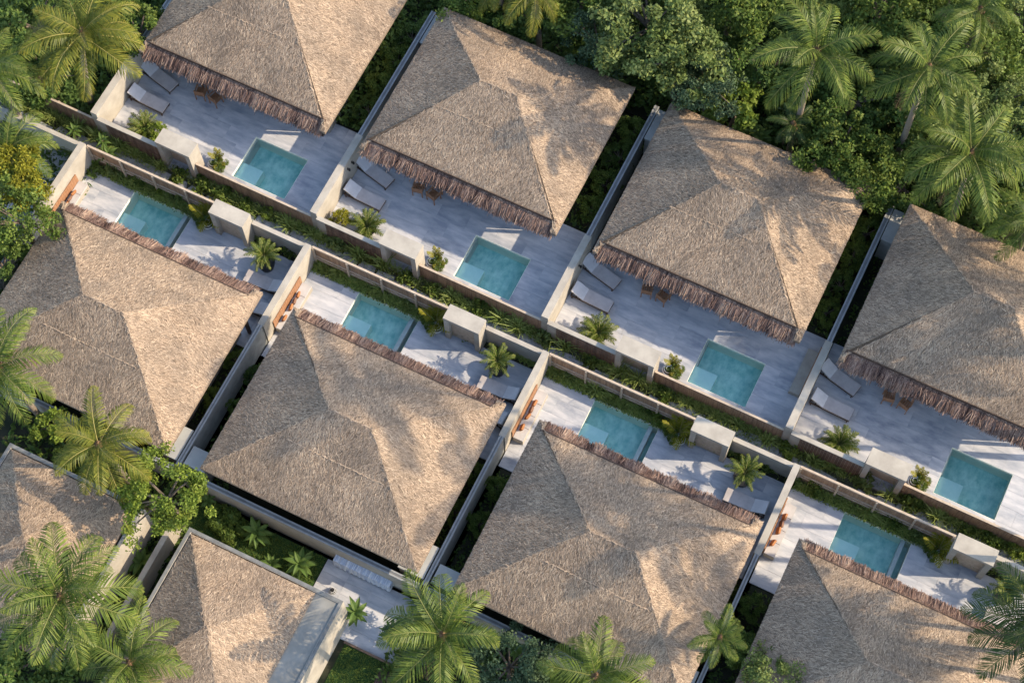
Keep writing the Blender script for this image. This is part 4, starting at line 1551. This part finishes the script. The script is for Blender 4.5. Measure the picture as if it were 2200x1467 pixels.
def lantern_group(r, i, u, v, lab):
    t = thing('ring_lantern', 'white ring lantern between plants at ' + lab, 'lantern', W(r, i, u, v), ang(r, i), 'white ring lanterns')
    m = MB()
    m.lathe([(0, 0), (.18, 0), (.23, .08), (.25, .2), (.18, .34), (0, .38)], 16)
    m.build('lantern_body', M['black'], t)
    for R, z in ((.27, .2), (.20, .315), (.11, .385)):
        m = MB()
        m.ring((0, 0, z), R, .03, 22, 6)
        m.build('ring', M['white'], t, smooth=True)
    p = thing('yellow_plant', 'upright yellow green plant behind the ring lantern at ' + lab, 'plant', W(r, i, u + .12, v - .22 if r == 'L' else v + .25), 0, 'yellow plants beside the lanterns')
    for k in range(7):
        o = link('frond', SFY[k % 3], p, (0, 0, .05), k * 2.4)
        o.scale = (1.6,) * 3 if r == 'L' else (.95,) * 3
    q = tree('mid', W(r, i, u + (.32 if r == 'L' else .28), v + (.0 if r == 'L' else .02), .28), .19, 'round dark green bush beside the ring lantern at ' + lab, 'bushes beside the lanterns', name='bush', cat='bush')


for (r, i) in MODS:
    u, v = {'U': {1: (5.98, .62), 2: (5.85, .62), 3: (6.05, .58), 4: (6.06, .55)}, 'L': {1: (5.85, .42), 2: (5.85, .42), 3: (5.75, .5), 4: (5.55, .45)}}[r][i]
    lantern_group(r, i, u, v, SH[r, i])

# ------------------------------------------------------------------ small huts at the lower left
def hut(x0, x1, y0, y1, label, slab_w, seed):
    """x0..x1 thatch, y1 the far (top) eave; parapet round it"""
    t = thing('small_hut', label, 'hut', (0, 0, 0), 0, 'small thatched huts at the lower left')
    d = dict(rL=x0, rR=x1, rF=y0, rB=y1, r1=(x0 + x1) / 2 - .05, r2=(x0 + x1) / 2 + .05, vr=(y0 + y1) / 2 + .35, hE=3.05, hr=4.55, trim=False, dens=380)
    body, st = make_roof(d, seed)
    ro = link('roof', body, t)
    stuff(link('thatch_strands', st, ro))
    X1 = x1 + slab_w
    m = MB()
    m.box((x0 - .22, y0, -.1), (x0 - .06, y1 + .22, 3.02))
    m.box((x0 - .06, y1 + .06, -.1), (X1 + .16, y1 + .22, 3.02))
    m.box((X1, y0, -.1), (X1 + .16, y1 + .06, 3.02))
    m.build('parapet', M['render'], t)
    m = MB()
    m.box((x0 - .225, y0, 3.022), (x0 - .09, y1 + .225, 3.05))
    m.box((x0 - .09, y1 + .09, 3.022), (X1 + .165, y1 + .225, 3.05))
    m.box((X1 + .03, y0, 3.022), (X1 + .165, y1 + .09, 3.05))
    m.build('parapet_cap', M['cap'], t)
    if slab_w > .3:
        m = MB()
        m.box((x1 - .4, y0, 2.75), (X1 - .001, y1 + .058, 2.96))
        m.build('flat_roof', M['ledge'], t)
    return t


hut(15.2, 21.1, -23.6, -16.12, 'small thatched hut with a pale flat roof strip at bottom left', 1.05, 401)
hut(6.35, 12.5, -23.4, -16.2, 'small thatched hut cut by the left edge under palms', .1, 431)
t = thing('passage_wall', 'narrow rendered wall in the passage between the two huts', 'wall')
m = MB()
m.box((13.62, -21.5, -.1), (13.86, -15.45, 1.5))
m.build('wall', M['render'], t)

# topiary garden, court and lawn
m = MB()
m.box((13.2, -15.85, -.058), (20.15, -13.97, -.03))
structure(m.build('lawn', mat('lawn_turf', (0.018, 0.05, 0.012), 0.95, (0.05, 0.095, 0.02), 9, 6, bump=0.6, bscale=60)), 'small lawn behind the second lower villa')
Q = []
n = 9000
P = np.stack([r_.uniform(13.25, 20.1, n), r_.uniform(-15.8, -14.0, n), np.full(n, -.04)], 1)
Q, t = blades(P, (.05, .12), .018, 44)
stuff(link('lawn_grass', quads_mesh('lawn_grass', Q, t, [M['leaf_mid']])), 'short grass in the topiary garden')
ball, _c = crown_mesh('topiary_ball', M['leaf_mid'], .40, .34, 60, 2600, (.05, .10), 951, .12, .6)
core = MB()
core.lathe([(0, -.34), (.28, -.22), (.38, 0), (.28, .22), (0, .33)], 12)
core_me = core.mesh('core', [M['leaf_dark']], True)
for k, (x, y, s, lab) in enumerate([(15.55, -14.2, 1.15, 'upper right'), (15.16, -14.74, 1.0, 'middle left'), (14.75, -14.25, .9, 'upper left'),
                                    (15.85, -15.0, .95, 'lowest'), (16.3, -14.45, .9, 'rightmost')]):
    t = thing('topiary_ball', '%s clipped green topiary ball in the garden behind the hut' % lab, 'topiary', (x, y, .28), 0, 'clipped topiary balls')
    o = link('foliage', ball, t)
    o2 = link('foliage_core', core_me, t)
    o.rotation_euler = (0, 0, k)
    t.scale = (s, s, s)

m = MB()
m.box((20.2, -16.85, -.3), (24.9, -13.97, -.012))
crt = structure(m.build('court', M['grout']), 'pale paved court behind the second lower villa')
for a in range(4):
    for b in range(5):
        w_, h_ = 4.7 / 4, 2.88 / 5
        link('paving_tile', tile_mesh(w_, h_, rnd.choice((0, 1))), crt, (20.2 + (a + .5) * w_, -16.85 + (b + .5) * h_, .012 + rnd.uniform(-.0015, .0015)))
# covered daybed
t = thing('covered_daybed', 'long daybed under a shiny blue white sheet on the court', 'daybed', (21.95, -13.78 - .03, .02), 0)
m = MB()
N_ = 40
for k in range(N_):
    x0, x1 = -1.38 + 2.76 * k / N_, -1.38 + 2.76 * (k + 1) / N_
    f = lambda x: .70 + .018 * math.sin(x * 23) + .012 * math.sin(x * 41 + 1)
    g_ = lambda x: -.33 + .022 * math.sin(x * 27 + 2)
    m.face([(x0, .3, f(x0)), (x0, -.27, f(x0) - .03), (x1, -.27, f(x1) - .03), (x1, .3, f(x1))])
    m.face([(x0, -.27, f(x0) - .03), (x0, g_(x0), .10), (x1, g_(x1), .10), (x1, -.27, f(x1) - .03)])
m.face([(-1.38, .3, .70), (-1.38, .3, .1), (-1.38, -.33, .1), (-1.38, -.27, .67)])
m.face([(1.38, -.27, .67), (1.38, -.33, .1), (1.38, .3, .1), (1.38, .3, .70)])
m.build('sheet', M['plastic'], t)
m = MB()
m.box((-1.3, -.24, .0), (1.3, .26, .6))
m.build('base', M['wood_dark'], t)
# little dark striped cone lamp
t = thing('path_lamp', 'small dark striped cone lamp on the paved court', 'lamp', (21.05, -15.15, .014), 0.4)
m = MB()
m.lathe([(.0, 0), (.17, 0), (.10, .16), (.0, .32)], 12)
m.build('cone', M['black'], t)
for R, z in ((.145, .055), (.105, .15)):
    m = MB()
    m.ring((0, 0, z), R, .014, 16, 5)
    m.build('ring', M['white'], t)
lantern = thing('ring_lantern', 'white ring lantern in the dark garden at the bottom edge', 'lantern', (29.86, -14.0, 0), 0, 'white ring lanterns')
m = MB()
m.lathe([(0, -.1), (.13, 0), (.17, .08), (.19, .2), (.14, .34), (0, .38)], 16)
m.build('lantern_body', M['black'], lantern)
for R, z in ((.20, .2), (.155, .315), (.085, .385)):
    m = MB()
    m.ring((0, 0, z), R, .022, 22, 6)
    m.build('ring', M['white'], lantern, smooth=True)
# court edge and second lawn
m = MB()
m.box((22.6, -21.5, -.058), (25.4, -16.95, -.034))
structure(m.build('lawn', mat('lawn_turf_dark', (0.014, 0.04, 0.01), 0.95, (0.035, 0.075, 0.016), 9, 6, bump=0.6, bscale=60)), 'dark lawn below the paved court')
P = np.stack([r_.uniform(22.65, 25.3, 6000), r_.uniform(-21, -17, 6000), np.full(6000, -.04)], 1)
Q, t = blades(P, (.05, .12), .018, 46)
stuff(link('lawn_grass', quads_mesh('lawn_grass', Q, t, [M['leaf_mid']])), 'short grass below the paved court')
t = thing('retaining_kerb', 'brown timber edging between the court and the dark lawn', 'kerb')
m = MB()
m.box((22.55, -16.95, -.2), (25.0, -16.86, .10))
m.build('edging_board', M['clad'], t)
t = thing('timber_deck', 'brown timber deck strip beside the dark lawn at the bottom edge', 'deck')
for k in range(7):
    m = MB()
    m.box((24.5 + k * .11, -20.5, -.05), (24.6 + k * .11, -17.2, .06))
    m.build('board', M['wood_dark'], t)

# broad leaved garden plants
lm = MB()
Ls = 7
for k in range(Ls):
    s0, s1 = k / Ls, (k + 1) / Ls
    w0, w1 = .13 * math.sin(PI * s0 ** .8) + .004, .13 * math.sin(PI * s1 ** .8) + .004
    zz = lambda s: .35 * s - .5 * s * s
    yz = .03
    for sg in (-1, 1):
        q = [(s0 * .8, 0, zz(s0)), (s1 * .8, 0, zz(s1)), (s1 * .8, sg * w1, zz(s1) + .04), (s0 * .8, sg * w0, zz(s0) + .04)]
        lm.face(q if sg < 0 else q[::-1], 0, .35 + .4 * (sg > 0) * .5 + .2 * s0)
leaf_me = lm.mesh('leaf', [M['broad']], True)


def broad_plant(loc, s, label, n=14, stem=.5, seed=0):
    r = random.Random(seed)
    t = thing('broadleaf_plant', label, 'plant', loc, 0, 'broad leaved garden plants')
    m = MB()
    m.tube([(0, 0, -.1), (.03, .02, stem * .6), (0, 0, stem)], [.045, .035, .02], 6)
    m.build('stem', M['bark2'], t)
    for k in range(n):
        f = k / n
        o = link('leaf', leaf_me, t, (0, 0, stem * (1 - .35 * f)), k * 2.4)
        o.rotation_euler = (r.uniform(-.2, .2), rad(-38 + 55 * f + r.uniform(-8, 8)), k * 2.4)
        q = s * r.uniform(.8, 1.15)
        o.scale = (q, q, q)


for loc, s, lab, n, st, sd in [
    ((14.33, -14.05, 0), .62, 'small broad leaved plant by the flat box of the topiary garden', 11, .6, 1),
    ((17.0, -14.4, 0), .95, 'broad leaved plant right of the topiary balls', 16, .7, 2),
    ((19.37, -14.85, 0), .95, 'broad leaved plant beside the court in the topiary garden', 18, .8, 3),
    ((13.1, -17.7, 0), 1.0, 'star shaped dark plant in the passage between the huts', 17, .5, 4),
    ((22.63, -15.75, 0), .80, 'broad leaved small tree on the court by the hut corner', 16, 1.3, 5),
    ((24.3, -15.8, 0), .7, 'dark broad leaved plant at the lower end of the court', 14, .9, 6),
    ((1.05, -.75, 0), .6, 'upper banana like plant on the path at left', 11, 1.0, 7),
    ((1.55, -1.15, 0), .75, 'lower banana like plant on the path at left', 12, .7, 8),
    ((-.6, -.75, 0), .55, 'leafy plant on the path left of the banana like plants', 14, .7, 9),
    ((29.2, 13.0, 0), .8, 'star shaped plant behind the rear eave of the third upper villa', 14, .7, 10),
    ((18.2, -15.3, 0), .7, 'low broad leaved plant along the hut parapet', 13, .35, 11),
    ((11.7, 5.9, 0), .5, 'bright broad leaved plant in the first upper alley', 11, .5, 12),
    ((23.1, 8.8, 0), .55, 'bright broad leaved plant in the second upper alley', 11, .6, 13),
    ((35.0, 8.0, 0), .5, 'bright broad leaved plant in the third upper alley', 11, .5, 14),
    ((29.45, -14.1, 0), .7, 'upright broad leaved plant behind the bottom ring lantern', 9, .8, 15),
]:
    broad_plant(loc, s, lab, n, st, sd)
